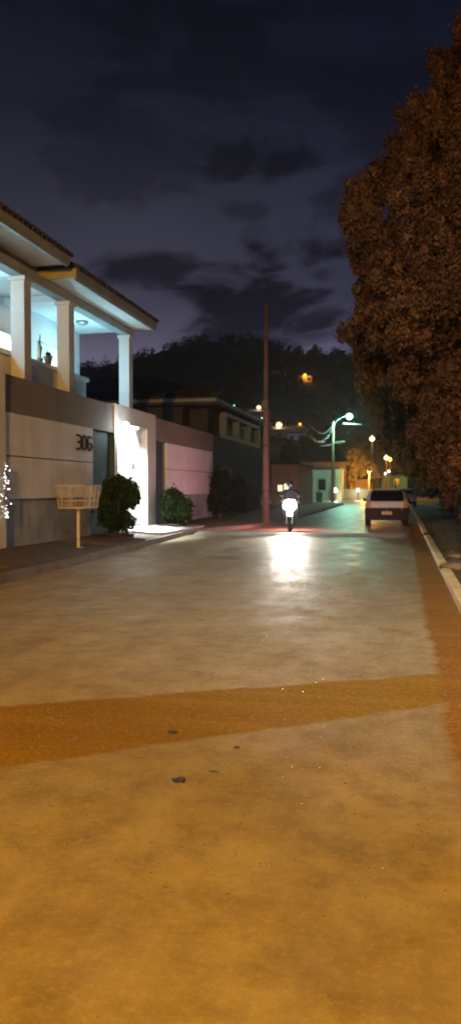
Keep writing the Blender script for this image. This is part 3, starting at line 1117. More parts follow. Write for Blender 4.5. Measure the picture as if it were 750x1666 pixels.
# ------------------------------------------------------------------ shrubs by the wall
def shrub(loc, w, h, seed, label, nlobes=16, count=9000, lm=None, group='rounded shrubs in front of the wall', leaf=.065):
    r2 = random.Random(seed)
    t = thing('shrub', label, 'shrub', loc, group=group)
    cs, rs = [], []
    for k in range(nlobes):
        a = r2.uniform(0, 6.28)
        rr = r2.uniform(0, .30) * w
        z = r2.uniform(.22, .78) * h
        fall = 1 - abs(z / h - .45) * .7
        cs.append((rr * math.cos(a) * fall, rr * math.sin(a) * fall, z))
        rs.append(r2.uniform(.17, .25) * w)
    leaves_mesh('foliage', cs, rs, count, leaf, lm or M['leaf_bush'], t, seed=seed, shell=.45)
    g = MB()
    for k in range(6):
        a = k * 1.05
        g.tube([(0, 0, -.05), (.10 * math.cos(a), .10 * math.sin(a), h * .25), (w * .24 * math.cos(a), w * .24 * math.sin(a), h * .62)], [.028, .02, .008], 6)
    g.build('stem', M['bark'], t)
    return t


sx = PX(191, 795, -7.45)
shrub((-7.45, sx.y, .24), 1.30, 1.72, 11, 'large rounded green shrub left of the glaring gate')
sx = PX(283, 795, -7.5)
shrub((-7.5, sx.y, .22), 1.35, 1.45, 12, 'dark green shrub beyond the gate before the pink panel')
sx = PX(362, 795, -7.5)
shrub((-7.6, sx.y, .2), 1.7, 2.3, 13, 'black looking bush past the pink panel', lm=M['leaf_dark'], group='bushes past the pink panel')
sx = PX(386, 795, -7.2)
shrub((-7.3, sx.y, .2), 1.6, 1.9, 14, 'second dark bush nearer the utility pole', lm=M['leaf_dark'], group='bushes past the pink panel')

M['soil'] = mat('dark_planting_soil', (.040, .026, .018), .95, amt=.5, scale=9, bump=.9, bscale=30, bdist=.03)
for bx_, by_, br_ in ((-7.5, PX(191, 795, -7.45).y, .62), (-7.5, PX(283, 795, -7.5).y, .60)):
    g = MB()
    g.ball((0, 0, 0), br_, 4, (.78, 1.25, .12), jit=.55)
    o = g.build('soil', M['soil'], smooth=True)
    o.location = (bx_, by_, .24)
    tag(o, kind='structure')

# stone by the shrub
sp = PZ(297, 849, .2)
g = MB()
g.ball((0, 0, .06), .12, 3, (1.1, .9, .7), jit=.35)
o = g.build('stone', M['stone'], smooth=True)
o.location = (sp.x, sp.y, .17)
tag(o, 'small pale stone on the pavement below the far shrub', 'stone')

# ------------------------------------------------------------------ raised refuse basket
bp = PZ(128, 889, .2)
t = thing('refuse_basket', 'raised cream wire refuse basket on a single post', 'refuse basket', (bp.x, bp.y, .17), R(-6))
HB0, HB1 = .90, 1.40
g = MB()
g.tube([(0, 0, 0), (0, 0, HB0)], .038, 12)
g.box(-.09, .09, -.09, .09, -.03, .012)
g.build('post', M['wire'], t)
lx0, lx1, ly0, ly1 = .31, .36, .31, .37


def ringpts(f):
    a = lx0 + (lx1 - lx0) * f
    b = ly0 + (ly1 - ly0) * f
    z = HB0 + (HB1 - HB0) * f
    return [(-a, -b, z), (a, -b, z), (a, b, z), (-a, b, z)]


g = MB()
for f, r in ((0, .014), (.33, .006), (.66, .006), (1, .014)):
    q = ringpts(f)
    for k in range(4):
        g.tube([q[k], q[(k + 1) % 4]], r, 6)
q0, q1 = ringpts(0), ringpts(1)
for k in range(4):
    a0, a1 = Vector(q0[k]), Vector(q0[(k + 1) % 4])
    b0, b1 = Vector(q1[k]), Vector(q1[(k + 1) % 4])
    n_ = 6 if k % 2 == 0 else 9
    for j in range(n_ + 1):
        s_ = j / n_
        g.tube([a0.lerp(a1, s_), b0.lerp(b1, s_)], (.012 if j in (0, n_) else .005), 6)
for j in range(1, 8):
    y = -ly0 + 2 * ly0 * j / 8
    g.tube([(-lx0, y, HB0), (lx0, y, HB0)], .005, 5)
g.build('basket', M['wire'], t)

# ------------------------------------------------------------------ neighbour house beyond the wall
nh = thing('neighbour_house', 'dark low house with beige eave behind the pink panel', 'house', (-12, 34, 0))
ex = PY(352, 648, 35).x
rel(nh, lambda b: b.box(-22, ex - .6, 35.7, 46, 0, 5.45), 'wall', M['neigh'])
ze = PY(300, 655, 35).z


def nroof(b):
    a = [(-24, 35, ze + .22), (ex, 35, ze + .22), (ex, 47, ze + .22), (-24, 47, ze + .22)]
    r_ = [(-20, 41, ze + 2.2), (ex - 5, 41, ze + 2.2)]
    b.poly([a[0], a[1], r_[1], r_[0]])
    b.poly([a[1], a[2], r_[1]])
    b.poly([a[2], a[3], r_[0], r_[1]])
    b.poly([a[3], a[0], r_[0]])
    b.poly(a[::-1])
    xx = ex - .1
    while xx > -22:
        b.tube([(xx, 34.93, ze + .24), (xx, 36.6, ze + .24 + .56)], .09, 6)
        xx -= .27


nr = rel(nh, nroof, 'roof', M['tile'])
rel(nh, lambda b: (b.box(-24, ex, 34.97, 35.0, ze - .02, ze + .20), b.box(ex - .03, ex, 35.003, 47, ze - .02, ze + .20), b.box(-24, ex - .035, 35.005, 47, ze + .05, ze + .08)), 'eave', M['fascia'])

bh = thing('balcony_house', 'unlit long house with three square openings under pale green framing', 'house', (-9, 40, 0))
XB = -8.3
b0y, b1y = wy(352, XB), wy(424, XB)
o0, o1 = wy(367, XB), wy(421, XB)
zt0, zt1 = 3.95, 5.12
rel(bh, lambda b: (b.box(-16, XB, b0y, b1y, .1, zt0 - .05), b.box(-16, XB - 1.6, b0y, b1y, zt0 - .045, 5.3)), 'wall', M['neigh'])


def fr(b):
    n = 3
    b.box(XB - .25, XB + .04, o0, o1, zt0 - .045, zt0 + .16)
    b.box(XB - .25, XB + .04, o0, o1, zt1 - .12, zt1 + .08)
    L_ = (o1 - o0)
    for k in range(n + 1):
        yy = o0 + L_ * k / n
        b.box(XB - .25, XB + .037, yy - .22, yy + .22, zt0 + .161, zt1 - .121)


rel(bh, fr, 'balcony_frame', M['frame_g'])
rel(bh, lambda b: b.box(-16.2, XB + .15, b0y - .2, b1y + .2, 5.35, 5.50, bev=.02), 'roof', M['tile'])
rel(bh, lambda b: b.box(XB + .002, XB + .05, wy(352, XB) + .3, wy(375, XB), .2, 2.5), 'garage_door', M['dark'])

# ------------------------------------------------------------------ utility pole and cables
up = PZ(432.5, 850, .15)
t = thing('utility_pole', 'tall concrete utility pole glowing faintly red at its foot', 'utility pole', (up.x, up.y, .1))
ztop = PY(435, 500, up.y).z
MB().tube([(0, 0, 0), (0, 0, ztop * .5), (0, 0, ztop)], [.16, .11, .065], 14).build('shaft', M['poleconc'], t, smooth=True)
for k in (.3, .62, .94):
    MB().lathe([(.03, 0), (.05, .03), (.03, .06), (.055, .09), (.03, .13), (.01, .15)], 10, Matrix.Translation((0, .17, ztop - .4 - k)) ).build('insulator', M['stone'], t)
for z in (3.05, 1.25, 5.1):
    MB().tube([(0, 0, z), (0, 0, z + .10)], .172 - z * .0095, 14).build('strap', M['dark'], t)
MB().box(-.13, .13, -.30, -.15, 4.55, 4.9, bev=.02).build('meter_box', M['dark'], t)


# ------------------------------------------------------------------ street lamps
def street_lamp(loc, rz, h, armlen, em, col, power, label, arm_rise=.7, lens=.30, wash=0, group='lamp posts along the street'):
    t = thing('street_lamp', label, 'street lamp', loc, rz, group)
    MB().tube([(0, 0, 0), (0, 0, h * .5), (0, 0, h)], [.20, .17, .13], 12).build('pole', M['palepole'], t, smooth=True)
    MB().tube([(0, 0, h - .45), (armlen * .45, 0, h + arm_rise * .6), (armlen, 0, h + arm_rise)], .04, 8).build('arm', M['steel'], t)
    MB().box(armlen - .15, armlen + .75, -.17, .17, h + arm_rise + .02, h + arm_rise + .17, bev=.05).build('lamp_head', M['steel'], t)
    MB().ball((armlen + .35, 0, h + arm_rise - .02), lens, 3, (1, .95, .9)).build('lamp_lens', em, t, smooth=True)
    lamp_light('lamp_bulb', 'POINT', (armlen + .35, 0, h + arm_rise - .75 * lens - .25), power, col, .2, t)
    return t


slp = PZ(541, 816.5, 0)
zz = PY(541, 686, slp.y).z
lampx = PY(568, 677, slp.y)
TE = (.42, 1.0, .72)
sl = street_lamp((slp.x, slp.y, 0), 0, zz, lampx.x - slp.x - .35, M['e_teal'], TE, 4200, 'green white street lamp with curved arm down the street', lens=.38, arm_rise=lampx.z - zz)
g = MB()
g.tube([(.1, 0, zz * .0 + PY(541, 720, slp.y).z), (1.35, 0, PY(541, 719, slp.y).z)], .11, 8)
g.tube([(-.1, 0, PY(541, 722, slp.y).z), (-1.5, 0, PY(541, 725, slp.y).z)], .09, 8)
g.build('bracket', M['steel'], sl)
g = MB()
g.tube([(1.1, 0, lampx.z - .85), (3.2, 0, lampx.z - .98)], .07, 8)
g.build('lower_arm', M['steel'], sl)
street_lamp((-5.9, -8.5, .14), 0, 6.2, 2.8, M['e_sodium'], (1.0, .455, .034), 20500, 'orange sodium street lamp behind the viewer on the left pavement', lens=.2)

# white lamp across the street from the sodium one, throwing its light down the road
wl = street_lamp((2.6, -4.2, .14), R(180), 8.2, 1.4, M['e_white'], (1.0, .95, .93), 30, 'white street lamp behind the viewer on the right verge', lens=.2)
fl = lamp_light('lamp_beam', 'SPOT', (0, 0, 0), 10500, (1.0, .86, .72), .16, wl, spot=R(58), blend=.85)
fl.location = (1.75, 0, 8.45)
fl.rotation_euler = (Matrix.Rotation(R(-180), 3, 'Z') @ Vector((.07, 1, -.40))).to_track_quat('-Z', 'Y').to_euler()

cz = thing('overhead_cable', 'sagging overhead cables from the utility pole to the green lamp post', 'cable', (0, 0, 0))
for dz, sag, dx in ((0, 2.3, 0), (-.5, 2.9, .25), (-1.0, 2.6, -.2)):
    A = Vector((up.x + dx, up.y, 7.6 + dz * .6))
    B = Vector((slp.x, slp.y, zz - .2 + dz * .3))
    pts = []
    for k in range(41):
        s_ = k / 40
        q = A.lerp(B, s_)
        q.z -= sag * 4 * s_ * (1 - s_)
        pts.append(q)
    MB().tube(pts, .022, 5).build('wire', M['cable'], cz)


# ------------------------------------------------------------------ motorcycle and rider
mp_ = PZ(470, 866, 0)
MX, MY = mp_.x, mp_.y
bike = thing('motorcycle', 'dark motorcycle riding toward the viewer with its headlamp glaring', 'motorcycle', (MX, MY + .30, 0), R(6))


def wheel(y, r, name):
    g = MB()
    T = Matrix.Translation((0, y, r)) @ Matrix.Rotation(R(90), 4, 'Y')
    w_ = .055
    ring = []
    seg, sec = 28, 10
    vs = []
    for i in range(seg):
        a = 2 * math.pi * i / seg
        row = []
        for j in range(sec):
            b = 2 * math.pi * j / sec
            rr = (r - w_) + w_ * math.cos(b)
            row.append(g.bm.verts.new(T @ Vector((rr * math.cos(a), rr * math.sin(a), w_ * math.sin(b)))))
        vs.append(row)
    for i in range(seg):
        for j in range(sec):
            g.bm.faces.new((vs[i][j], vs[(i + 1) % seg][j], vs[(i + 1) % seg][(j + 1) % sec], vs[i][(j + 1) % sec]))
    wh = g.build('wheel', M['rubber'], bike, smooth=True)
    g = MB()
    g.lathe([(.05, -.05), (.05, .05)], 12, T)
    for k in range(7):
        a = 2 * math.pi * k / 7
        g.tube([T @ Vector((0, 0, 0)), T @ Vector(((r - .09) * math.cos(a), (r - .09) * math.sin(a), 0))], .012, 5)
    g.build('rim', M['steel'], wh)


wheel(-.62, .30, 'front')
wheel(.66, .30, 'rear')
g = MB()
g.tube([(-.09, -.62, .30), (-.09, -.36, .92)], .022, 8)
g.tube([(.09, -.62, .30), (.09, -.36, .92)], .022, 8)
g.build('fork', M['steel'], bike)
g = MB()
prof = []
for k in range(9):
    a = R(20 + 14 * k)
    prof.append((-.62 - .335 * math.cos(a), .30 + .335 * math.sin(a)))
outer = prof
inner = [(-.62 + (y + .62) * .95, .30 + (z - .30) * .95) for y, z in prof][::-1]
g.prism(outer + inner, -.07, .07, 'x')
g.build('front_mudguard', M['chrome'], bike)
g = MB()
g.tube([(-.36, -.28, 1.06), (-.22, -.36, 1.00), (0, -.38, .97), (.22, -.36, 1.00), (.36, -.28, 1.06)], .014, 8)
g.build('handlebar', M['dark'], bike)
for s_ in (-1, 1):
    MB().tube([(s_ * .27, -.33, 1.03), (s_ * .39, -.26, 1.07)], .021, 8).build('grip', M['rubber'], bike)
    g = MB()
    g.tube([(s_ * .25, -.34, 1.03), (s_ * .30, -.36, 1.22)], .007, 6)
    g.ball((s_ * .31, -.36, 1.26), .06, 2, (1, .25, .7))
    g.build('mirror', M['black'], bike)
    MB().ball((s_ * .22, -.42, .84), .035, 2).build('turn_signal', M['redlens'], bike, smooth=True)
g = MB()
g.ball((0, -.10, .82), .20, 3, (.75, 1.25, .62))
g.build('fuel_tank', M['bikebody'], bike, smooth=True)
g = MB()
g.ball((0, .36, .80), .20, 3, (.72, 1.9, .30))
g.build('seat', M['black'], bike, smooth=True)
g = MB()
g.ball((0, .02, .42), .19, 2, (.85, 1.1, .9), jit=.3)
g.tube([(0, -.34, .9), (0, -.12, .5), (0, .2, .3), (0, .66, .30)], .03, 8)
g.tube([(0, -.1, .74), (0, .5, .68), (0, .66, .32)], .022, 8)
g.build('engine_frame', M['dark'], bike, smooth=True)
MB().tube([(.16, .05, .30), (.18, .5, .30), (.18, .95, .36)], [.03, .045, .05], 10).build('exhaust', M['chrome'], bike, smooth=True)
# headlamp cluster
hl = MB()
hl.lathe([(.06, .12), (.11, .08), (.135, 0), (.135, -.03), (.05, -.03)], 22, Matrix.Translation((0, -.46, .93)) @ Matrix.Rotation(R(-90), 4, 'X') @ Matrix.Rotation(R(0), 4, 'Z'))
hb = hl.build('headlamp', M['bikebody'], bike, smooth=True)
MB().ball((0, -.515, .95), .22, 3, (1, .35, 1)).build('lens', M['e_head'], hb, smooth=True)
MB().ball((0, -.56, .66), .035, 2, (2.2, .4, .7)).build('position_lamp', M['e_head'], bike, smooth=True)
MB().ball((0, -.50, 1.10), .18, 3, (.9, .35, .55)).build('windscreen', M['bikebody'], bike, smooth=True)
# beam aimed along the street towards the viewer
sp_ = lamp_light('headlamp_bulb', 'SPOT', (0, -.62, .93), 1500, (1.0, .93, .86), .07, bike, spot=R(56), blend=1.0)
aim = Vector((0, -1, -.055)).normalized()
sp_.rotation_euler = aim.to_track_quat('-Z', 'Y').to_euler()
sp2 = lamp_light('headlamp_bulb', 'SPOT', (0, -.64, .96), 500, (1.0, .84, .62), .12, bike, spot=R(74), blend=1.0)
sp2.rotation_euler = Vector((0, -1, -.08)).normalized().to_track_quat('-Z', 'Y').to_euler()
tl = MB().box(-.10, .10, .98, 1.03, .72, .82, bev=.015).build('tail_lamp', M['e_red'], bike)
MB().box(-.12, .12, .80, .98, .70, .80, bev=.02).build('tail_fairing', M['bikebody'], bike)
lamp_light('tail_bulb', 'POINT', (0, 1.12, .72), 190, (1.0, .10, .09), .05, bike)
MB().box(-.03, .03, 1.0, 1.03, .665, .69).build('fill_glow', M['e_white'], bike)  # small glowing block added with the white fill
lamp_light('panel_fill', 'POINT', (0, 1.10, .68), 80, (1.0, .82, .95), .05, bike)  # unseen white fill added to pale the pink wall panel
# parts that resolve the rear of the bike
MB().box(-.10, .10, 1.0, 1.01, .52, .66).build('plate', M['plate'], bike)


def skin_body(name, joints, edges, m, parent=None, root=0, sub=2):
    """continuous body grown from a skeleton: joints = [(co, radius)]"""
    me = bpy.data.meshes.new(name)
    me.from_pydata([j[0] for j in joints], edges, [])
    o = bpy.data.objects.new(name, me)
    COL.objects.link(o)
    if parent is not None:
        o.parent = parent
    md = o.modifiers.new('skin', 'SKIN')
    md.use_smooth_shade = True
    sv = me.skin_vertices[0].data
    for i, j in enumerate(joints):
        r = j[1]
        sv[i].radius = r if isinstance(r, tuple) else (r, r)
        sv[i].use_root = (i == root)
    s2 = o.modifiers.new('sub', 'SUBSURF')
    s2.levels = sub
    s2.render_levels = sub
    me.materials.append(m)
    return o


rider = thing('person', 'rider in dark jacket and helmet seated on the motorcycle', 'person', (MX, MY + .30, 0), R(6))
J = [((0, .22, .92), (.16, .13)), ((0, .17, 1.12), (.15, .11)), ((0, .08, 1.34), (.18, .12)), ((0, .04, 1.46), (.09, .08)), ((0, .02, 1.56), (.06, .06))]
E = [(0, 1), (1, 2), (2, 3), (3, 4)]
for s_ in (-1, 1):
    b = len(J)
    J += [((s_ * .19, .06, 1.40), .075), ((s_ * .34, -.02, 1.17), .052), ((s_ * .33, -.25, 1.09), .036), ((s_ * .33, -.30, 1.07), .034)]
    E += [(2, b), (b, b + 1), (b + 1, b + 2), (b + 2, b + 3)]
    b = len(J)
    J += [((s_ * .12, .15, .88), .10), ((s_ * .25, -.20, .82), .075), ((s_ * .22, -.02, .42), .052), ((s_ * .20, .0, .30), .045), ((s_ * .20, -.14, .27), .038)]
    E += [(0, b), (b, b + 1), (b + 1, b + 2), (b + 2, b + 3), (b + 3, b + 4)]
body = skin_body('body', J, E, M['jacket'], rider)
for s_ in (-1, 1):
    hp = MB()
    hp.ball((s_ * .33, -.325, 1.065), .042, 2, (1.0, .9, .6))
    for k in range(4):
        bx_ = s_ * (.295 + .022 * k)
        L_ = (.052, .060, .058, .048)[k]
        yb_ = -.352 + (bx_ * s_ - .33) * .6
        hp.tube([(bx_, yb_ + .03, 1.075), (bx_, yb_ - .012, 1.080), (bx_, yb_ - .022, 1.055), (bx_, yb_ + .005, 1.055 - L_ * .5)], [.011, .0105, .010, .008], 7)
    hp.tube([(s_ * .295, -.31, 1.06), (s_ * .275, -.34, 1.035), (s_ * .285, -.365, 1.02)], [.012, .011, .009], 7)
    hp.build('glove', M['black'], rider, smooth=True)
g = MB()
g.ball((0, -.01, 1.68), .145, 3, (.92, 1.08, 1.0))
hm = g.build('helmet', M['helmet'], rider, smooth=True)
g = MB()
g.ball((0, -.04, 1.675), .135, 3, (.86, 1.02, .50))
g.build('visor', M['carglass'], hm, smooth=True)


# ------------------------------------------------------------------ parked hatchback, rear towards the viewer
def make_car(label, loc, rz, group, paint, lit=False):
    car = thing('parked_car', label, 'car', loc, rz, group)
    L_ = 4.2
    hw = .86
    # lofted shell: for each station along y, a cross-section of half width / heights
    st = [  # y, z_low, z_belt, z_top, halfwidth belt, halfwidth top
        (0.00, .42, .86, .90, .78, .72), (.03, .30, .92, .98, .83, .74), (.12, .26, .98, 1.18, .855, .70), (.30, .25, 1.00, 1.40, .865, .66),
        (.55, .25, 1.00, 1.475, .87, .63), (1.2, .25, .98, 1.50, .87, .63), (1.9, .25, .96, 1.46, .87, .62), (2.45, .25, .95, 1.30, .865, .64),
        (3.0, .25, .93, .97, .86, .74), (3.6, .26, .84, .88, .84, .72), (4.0, .30, .72, .76, .80, .66), (4.18, .40, .60, .64, .70, .55)]
    g = MB()
    rings = []
    for (y, zl, zb, zt, wb, wt) in st:
        half = [(wb * .90, zl), (wb, zl + .10), (wb * 1.012, (zl + zb) / 2), (wb, zb - .05), (wb * .975, zb), (wt + (wb - wt) * .15, zt - .06 if zt - zb > .1 else zt - .01), (wt * .85, zt), (wt * .4, zt + .015)]
        pts = [(-x, y, z) for x, z in half] + [(x, y, z) for x, z in half[::-1]]
        rings.append([g.bm.verts.new(p) for p in pts])
    n = len(rings[0])
    for i in range(len(rings) - 1):
        for k in range(n):
            g.bm.faces.new((rings[i][k], rings[i][(k + 1) % n], rings[i + 1][(k + 1) % n], rings[i + 1][k]))
    g.bm.faces.new(rings[0])
    g.bm.faces.new(rings[-1][::-1])
    ob = g.build('body', paint, car, smooth=True)
    md = ob.modifiers.new('sub', 'SUBSURF')
    md.levels = 2
    md.render_levels = 2
    # glass
    g = MB()
    g.poly([(-.66, .005, 1.00), (.66, .005, 1.00), (.64, .06, 1.24), (.57, .19, 1.42), (-.57, .19, 1.42), (-.64, .06, 1.24)])
    r_ = bmesh.ops.solidify(g.bm, geom=g.bm.faces[:], thickness=.03)
    rw = g.build('rear_window', M['carglass'], car)
    MB().tube([(0, -.02, 1.02), (.30, .005, 1.13)], .008, 6).build('wiper', M['black'], rw)
    g = MB()
    g.poly([(-.62, 3.0, 1.00), (.62, 3.0, 1.00), (.52, 2.38, 1.37), (-.52, 2.38, 1.37)])
    bmesh.ops.solidify(g.bm, geom=g.bm.faces[:], thickness=.03)
    g.build('windscreen', M['carglass'], car)
    for s_ in (-1, 1):
        for (ya, yb_, yc, yd) in ((.55, 1.35, 1.32, .66), (1.42, 2.62, 2.2, 1.42)):
            g = MB()
            g.poly([(s_ * .862, ya, 1.02), (s_ * .862, yb_, 1.0), (s_ * .70, yc, 1.36), (s_ * .70, yd, 1.38)])
            bmesh.ops.solidify(g.bm, geom=g.bm.faces[:], thickness=.02)
            g.build('side_window', M['carglass'], car)
        MB().box(s_ * .87, s_ * 1.0, 2.45, 2.58, .95, 1.08, bev=.03).build('door_mirror', M['carblack'], car)
        g = MB()
        g.box(s_ * .66, s_ * .845, -.035, .14, .745, 1.0, bev=.03)
        g.build('tail_lamp', M['redlens'], car)
        g = MB()
        g.ball((s_ * .64, 4.08, .66), .13, 2, (1.2, .5, .7))
        g.build('headlight', M['e_head'] if lit and s_ > 0 else M['chrome'], car, smooth=True)
        for yy in (.72, 3.35):
            g = MB()
            T = Matrix.Translation((s_ * .76, yy, .31)) @ Matrix.Rotation(R(90), 4, 'Y')
            g.lathe([(.24, -.10), (.30, -.10), (.315, -.06), (.315, .06), (.30, .10), (.24, .10)], 24, T)
            wh = g.build('wheel', M['rubber'], car, smooth=True)
            g = MB()
            g.lathe([(.05, .112), (.18, .095), (.225, .104), (.232, -.104), (.18, -.095), (.05, -.112)], 20, T)
            g.build('rim', M['steel'], wh, smooth=True)
    g = MB()
    g.box(-.865, .865, -.075, .22, .24, .735, bev=.07)
    g.build('rear_bumper', M['carblack'] if lit is False else paint, car)
    MB().box(-.84, .84, 4.02, 4.26, .28, .55, bev=.06).build('front_bumper', M['carblack'], car)
    MB().box(-.30, .30, -.03, .0, .90, .93, bev=.006).build('tailgate_handle', paint, car)
    MB().box(-.20, .20, -.090, -.077, .46, .59, bev=.004).build('plate', M['plate'], car)
    MB().ball((0, -.085, .68), .055, 2, (1, .4, 1)).build('badge', M['chrome'], car, smooth=True)
    MB().ball((.60, -.085, .68), .06, 2, (1, .6, 1)).build('reflector', M['chrome'], car, smooth=True)
    MB().box(-.50, .50, .25, .42, 1.455, 1.49, bev=.015).build('spoiler', paint, car)
    return car


cp = PZ(629.5, 856, 0)
make_car('silver hatchback parked at the right kerb seen from behind', (cp.x - .02, cp.y + .05, 0), R(1.5), 'cars parked at the right kerb', M['carpaint'])
M['carpaint2'] = mat('white_car_paint', (.75, .76, .76), .35, amt=.05, coat=.6)
q = PY(671, 800, 62)
make_car('pale car facing the viewer far beyond the silver one', (q.x - .55, 66, 0), R(180), 'cars parked at the right kerb', M['carpaint2'], lit=True)


# ------------------------------------------------------------------ big street trees on the right
def tree(name, label, cat, base, h, lobes, count, leaf, lm, seed, group, trunk_r=.3):
    """lobes: world (x, y, z, r); trunk with limbs reaching into the lobes"""
    t = thing(name, label, cat, base, group=group)
    B = Vector(base)
    cs = [tuple(Vector(l[:3]) - B) for l in lobes]
    rs = [l[3] for l in lobes]
    r2 = random.Random(seed)
    # secondary clumps around each lobe make an uneven outline with gaps
    c2, rr2 = [], []
    for c, r in zip(cs, rs):
        for k in range(26):
            d = Vector((r2.gauss(0, 1), r2.gauss(0, 1), r2.gauss(0, 1))).normalized()
            c2.append(tuple(Vector(c) + Vector((d.x, d.y, d.z * 1.15)) * r * r2.uniform(.25, 1.0)))
            rr2.append(r * r2.uniform(.13, .30))
    crown = leaves_mesh('crown', c2, rr2, count, leaf, lm, t, seed=seed, shell=.15, flat=1.75, droop=1.3)
    g = MB()
    g.tube([(0, 0, -.2), (.05, .04, h * .2), (0, .1, h * .38), (-.1, 0, h * .62)], [trunk_r * 1.3, trunk_r, trunk_r * .8, trunk_r * .4], 12)
    for c in cs[::2]:
        c = Vector(c)
        s0 = Vector((0, .08, h * r2.uniform(.22, .45)))
        mid = s0.lerp(c, .5) + Vector((0, 0, -.4))
        g.tube([s0, mid, c], [trunk_r * .45, trunk_r * .28, trunk_r * .10], 7)
    g.build('trunk', M['bark'], t, smooth=True)
    return t


def LB(u, v, y, rpx):
    p = PY(u, v, y)
    return (p.x, p.y, p.z, rpx / 1250 * y)


lob1 = [LB(*a) for a in (
    (590, 372, 16, 40), (598, 318, 17, 42), (640, 300, 17, 50), (620, 400, 15.5, 48), (588, 425, 16, 26), (660, 380, 15, 60), (700, 320, 16, 60), (690, 250, 17, 52),
    (676, 215, 17.5, 34), (720, 190, 17, 50), (745, 135, 17.5, 48), (790, 110, 17, 60), (760, 250, 16, 70), (740, 400, 15, 70), (600, 500, 16, 38), (590, 545, 16.5, 34), (640, 480, 15, 50),
    (650, 560, 15.5, 55), (700, 500, 14.5, 60), (720, 590, 15, 62), (800, 350, 16, 110), (820, 520, 16, 110), (850, 220, 17, 110), (610, 575, 17, 34), (770, 480, 14, 70), (690, 430, 14.5, 46), (574, 350, 16.4, 26), (596, 463, 16.6, 26), (742, 680, 15, 62), (702, 640, 15.5, 40), (668, 620, 16, 40), (715, 715, 14.5, 42), (748, 765, 14.3, 42), (690, 690, 18, 34), (738, 715, 16, 50))]
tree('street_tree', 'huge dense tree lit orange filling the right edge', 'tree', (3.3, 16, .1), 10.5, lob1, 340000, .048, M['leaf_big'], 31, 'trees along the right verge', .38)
lob2 = [LB(*a) for a in ((612, 610, 25, 42), (616, 648, 26, 26), (650, 640, 24, 55), (664, 700, 25, 44), (690, 660, 24, 60), (680, 730, 25, 45), (740, 650, 25, 80), (740, 730, 25, 60), (648, 690, 26, 24), (692, 755, 26, 26))]
tree('street_tree', 'second tree behind the huge one tinged green by the lamp', 'tree', (3.6, 26, .1), 6.5, lob2, 90000, .085, M['leaf_shade'], 32, 'trees along the right verge', .3)
lob3 = [LB(*a) for a in ((664, 700, 42, 30), (672, 735, 44, 24), (690, 730, 42, 40), (694, 765, 44, 22), (720, 700, 42, 60), (720, 765, 42, 34))]
tree('street_tree', 'farthest tree of the right verge hanging above the silver car', 'tree', (4.0, 43, .1), 6, lob3, 30000, .13, M['leaf_shade'], 33, 'trees along the right verge', .26)

# hedge shrubs between the trees
for i, (x, y, w, h, lab) in enumerate(((2.15, 16.0, 1.9, 2.0, 'nearest scruffy verge bush at the right edge'), (2.3, 18.6, 1.9, 2.7, 'tall scruffy bush behind the nearest one'),
                                       (2.3, 21.5, 1.9, 2.9, 'third scruffy bush with a red flower head'), (2.35, 24.5, 1.8, 2.6, 'fourth scruffy bush beside the verge'),
                                       (2.4, 28.0, 1.9, 2.4, 'fifth scruffy bush level with the silver car'), (2.6, 33.0, 2.2, 2.6, 'scruffy bush just past the silver car'),
                                       (2.9, 40.0, 2.6, 2.8, 'farthest scruffy bush of the verge row'))):
    shrub((x, y, .12), w, h, 50 + i, lab, 22, 9000, M['leaf_hedge'], 'scruffy bushes along the right verge', leaf=.085)
for i, (u, v, lab) in enumerate(((717, 787, 'upper red flower head in the verge bushes'), (724, 822, 'lower faded red flower head in the verge bushes'), (707, 722, 'pinkish flower head high in the verge bushes'))):
    p = PY(u, v, 15.9 if i else 16.2)
    g = MB()
    for k in range(26):
        d_ = Vector((rnd.gauss(0, 1), rnd.gauss(0, 1), rnd.gauss(0, 1))).normalized()
        s_ = d_.cross(Vector((.3, .2, .9))).normalized() * .035
        c = d_ * .015
        g.poly([c - s_ * .4, c + d_ * .07 - s_, c + d_ * .10, c + d_ * .07 + s_, c + s_ * .4])
    o = g.build('flower', M['flower'])
    o.location = p
    tag(o, lab, 'flower', 'red flowers in the verge bushes')

# ragged grass and stones on the verge
g = bmesh.new()
for k in range(5200):
    x = .90 + rnd.random() ** 1.3 * 2.4
    y = 4 + rnd.random() ** 1.2 * 36
    if mnoise.noise(Vector((x * 1.1, y * .6, 7))) < -.12:
        continue
    h = rnd.uniform(.03, .12) * (1 + .8 * (x - .9) / 2)
    a = rnd.uniform(0, 6.28)
    w_ = Vector((math.cos(a), math.sin(a), 0)) * .010 * (1 + y * .03)
    lean = Vector((rnd.gauss(0, .04), rnd.gauss(0, .04), 0))
    c = Vector((x, y, .08))
    g.faces.new([g.verts.new(c - w_), g.verts.new(c + w_), g.verts.new(c + lean + Vector((0, 0, h)))])
me = bpy.data.meshes.new('verge_grass')
g.to_mesh(me)
g.free()
me.materials.append(leafmat('dry_grass', (.075, .075, .030), (.16, .14, .065)))
o = bpy.data.objects.new('verge_grass', me)
COL.objects.link(o)
tag(o, 'sparse dry grass on the right verge', 'grass', kind='stuff')
for i, (u, v, s_, lab) in enumerate(((738, 922, .16, 'broad pale stone on the verge near the right edge'), (741, 905, .10, 'smaller pale stone behind the broad one on the verge'), (699, 869, .13, 'dark flat stone beside the kerb past the grass'))):
    p = PZ(u, v, .14)
    g = MB()
    g.ball((0, 0, 0), s_, 3, (1.4, 1.0, .45), jit=.5)
    o = g.build('verge_stone', M['stone'] if i < 2 else M['dark'], smooth=True)
    o.location = p
    tag(o, lab, 'stone', 'stones on the right verge')

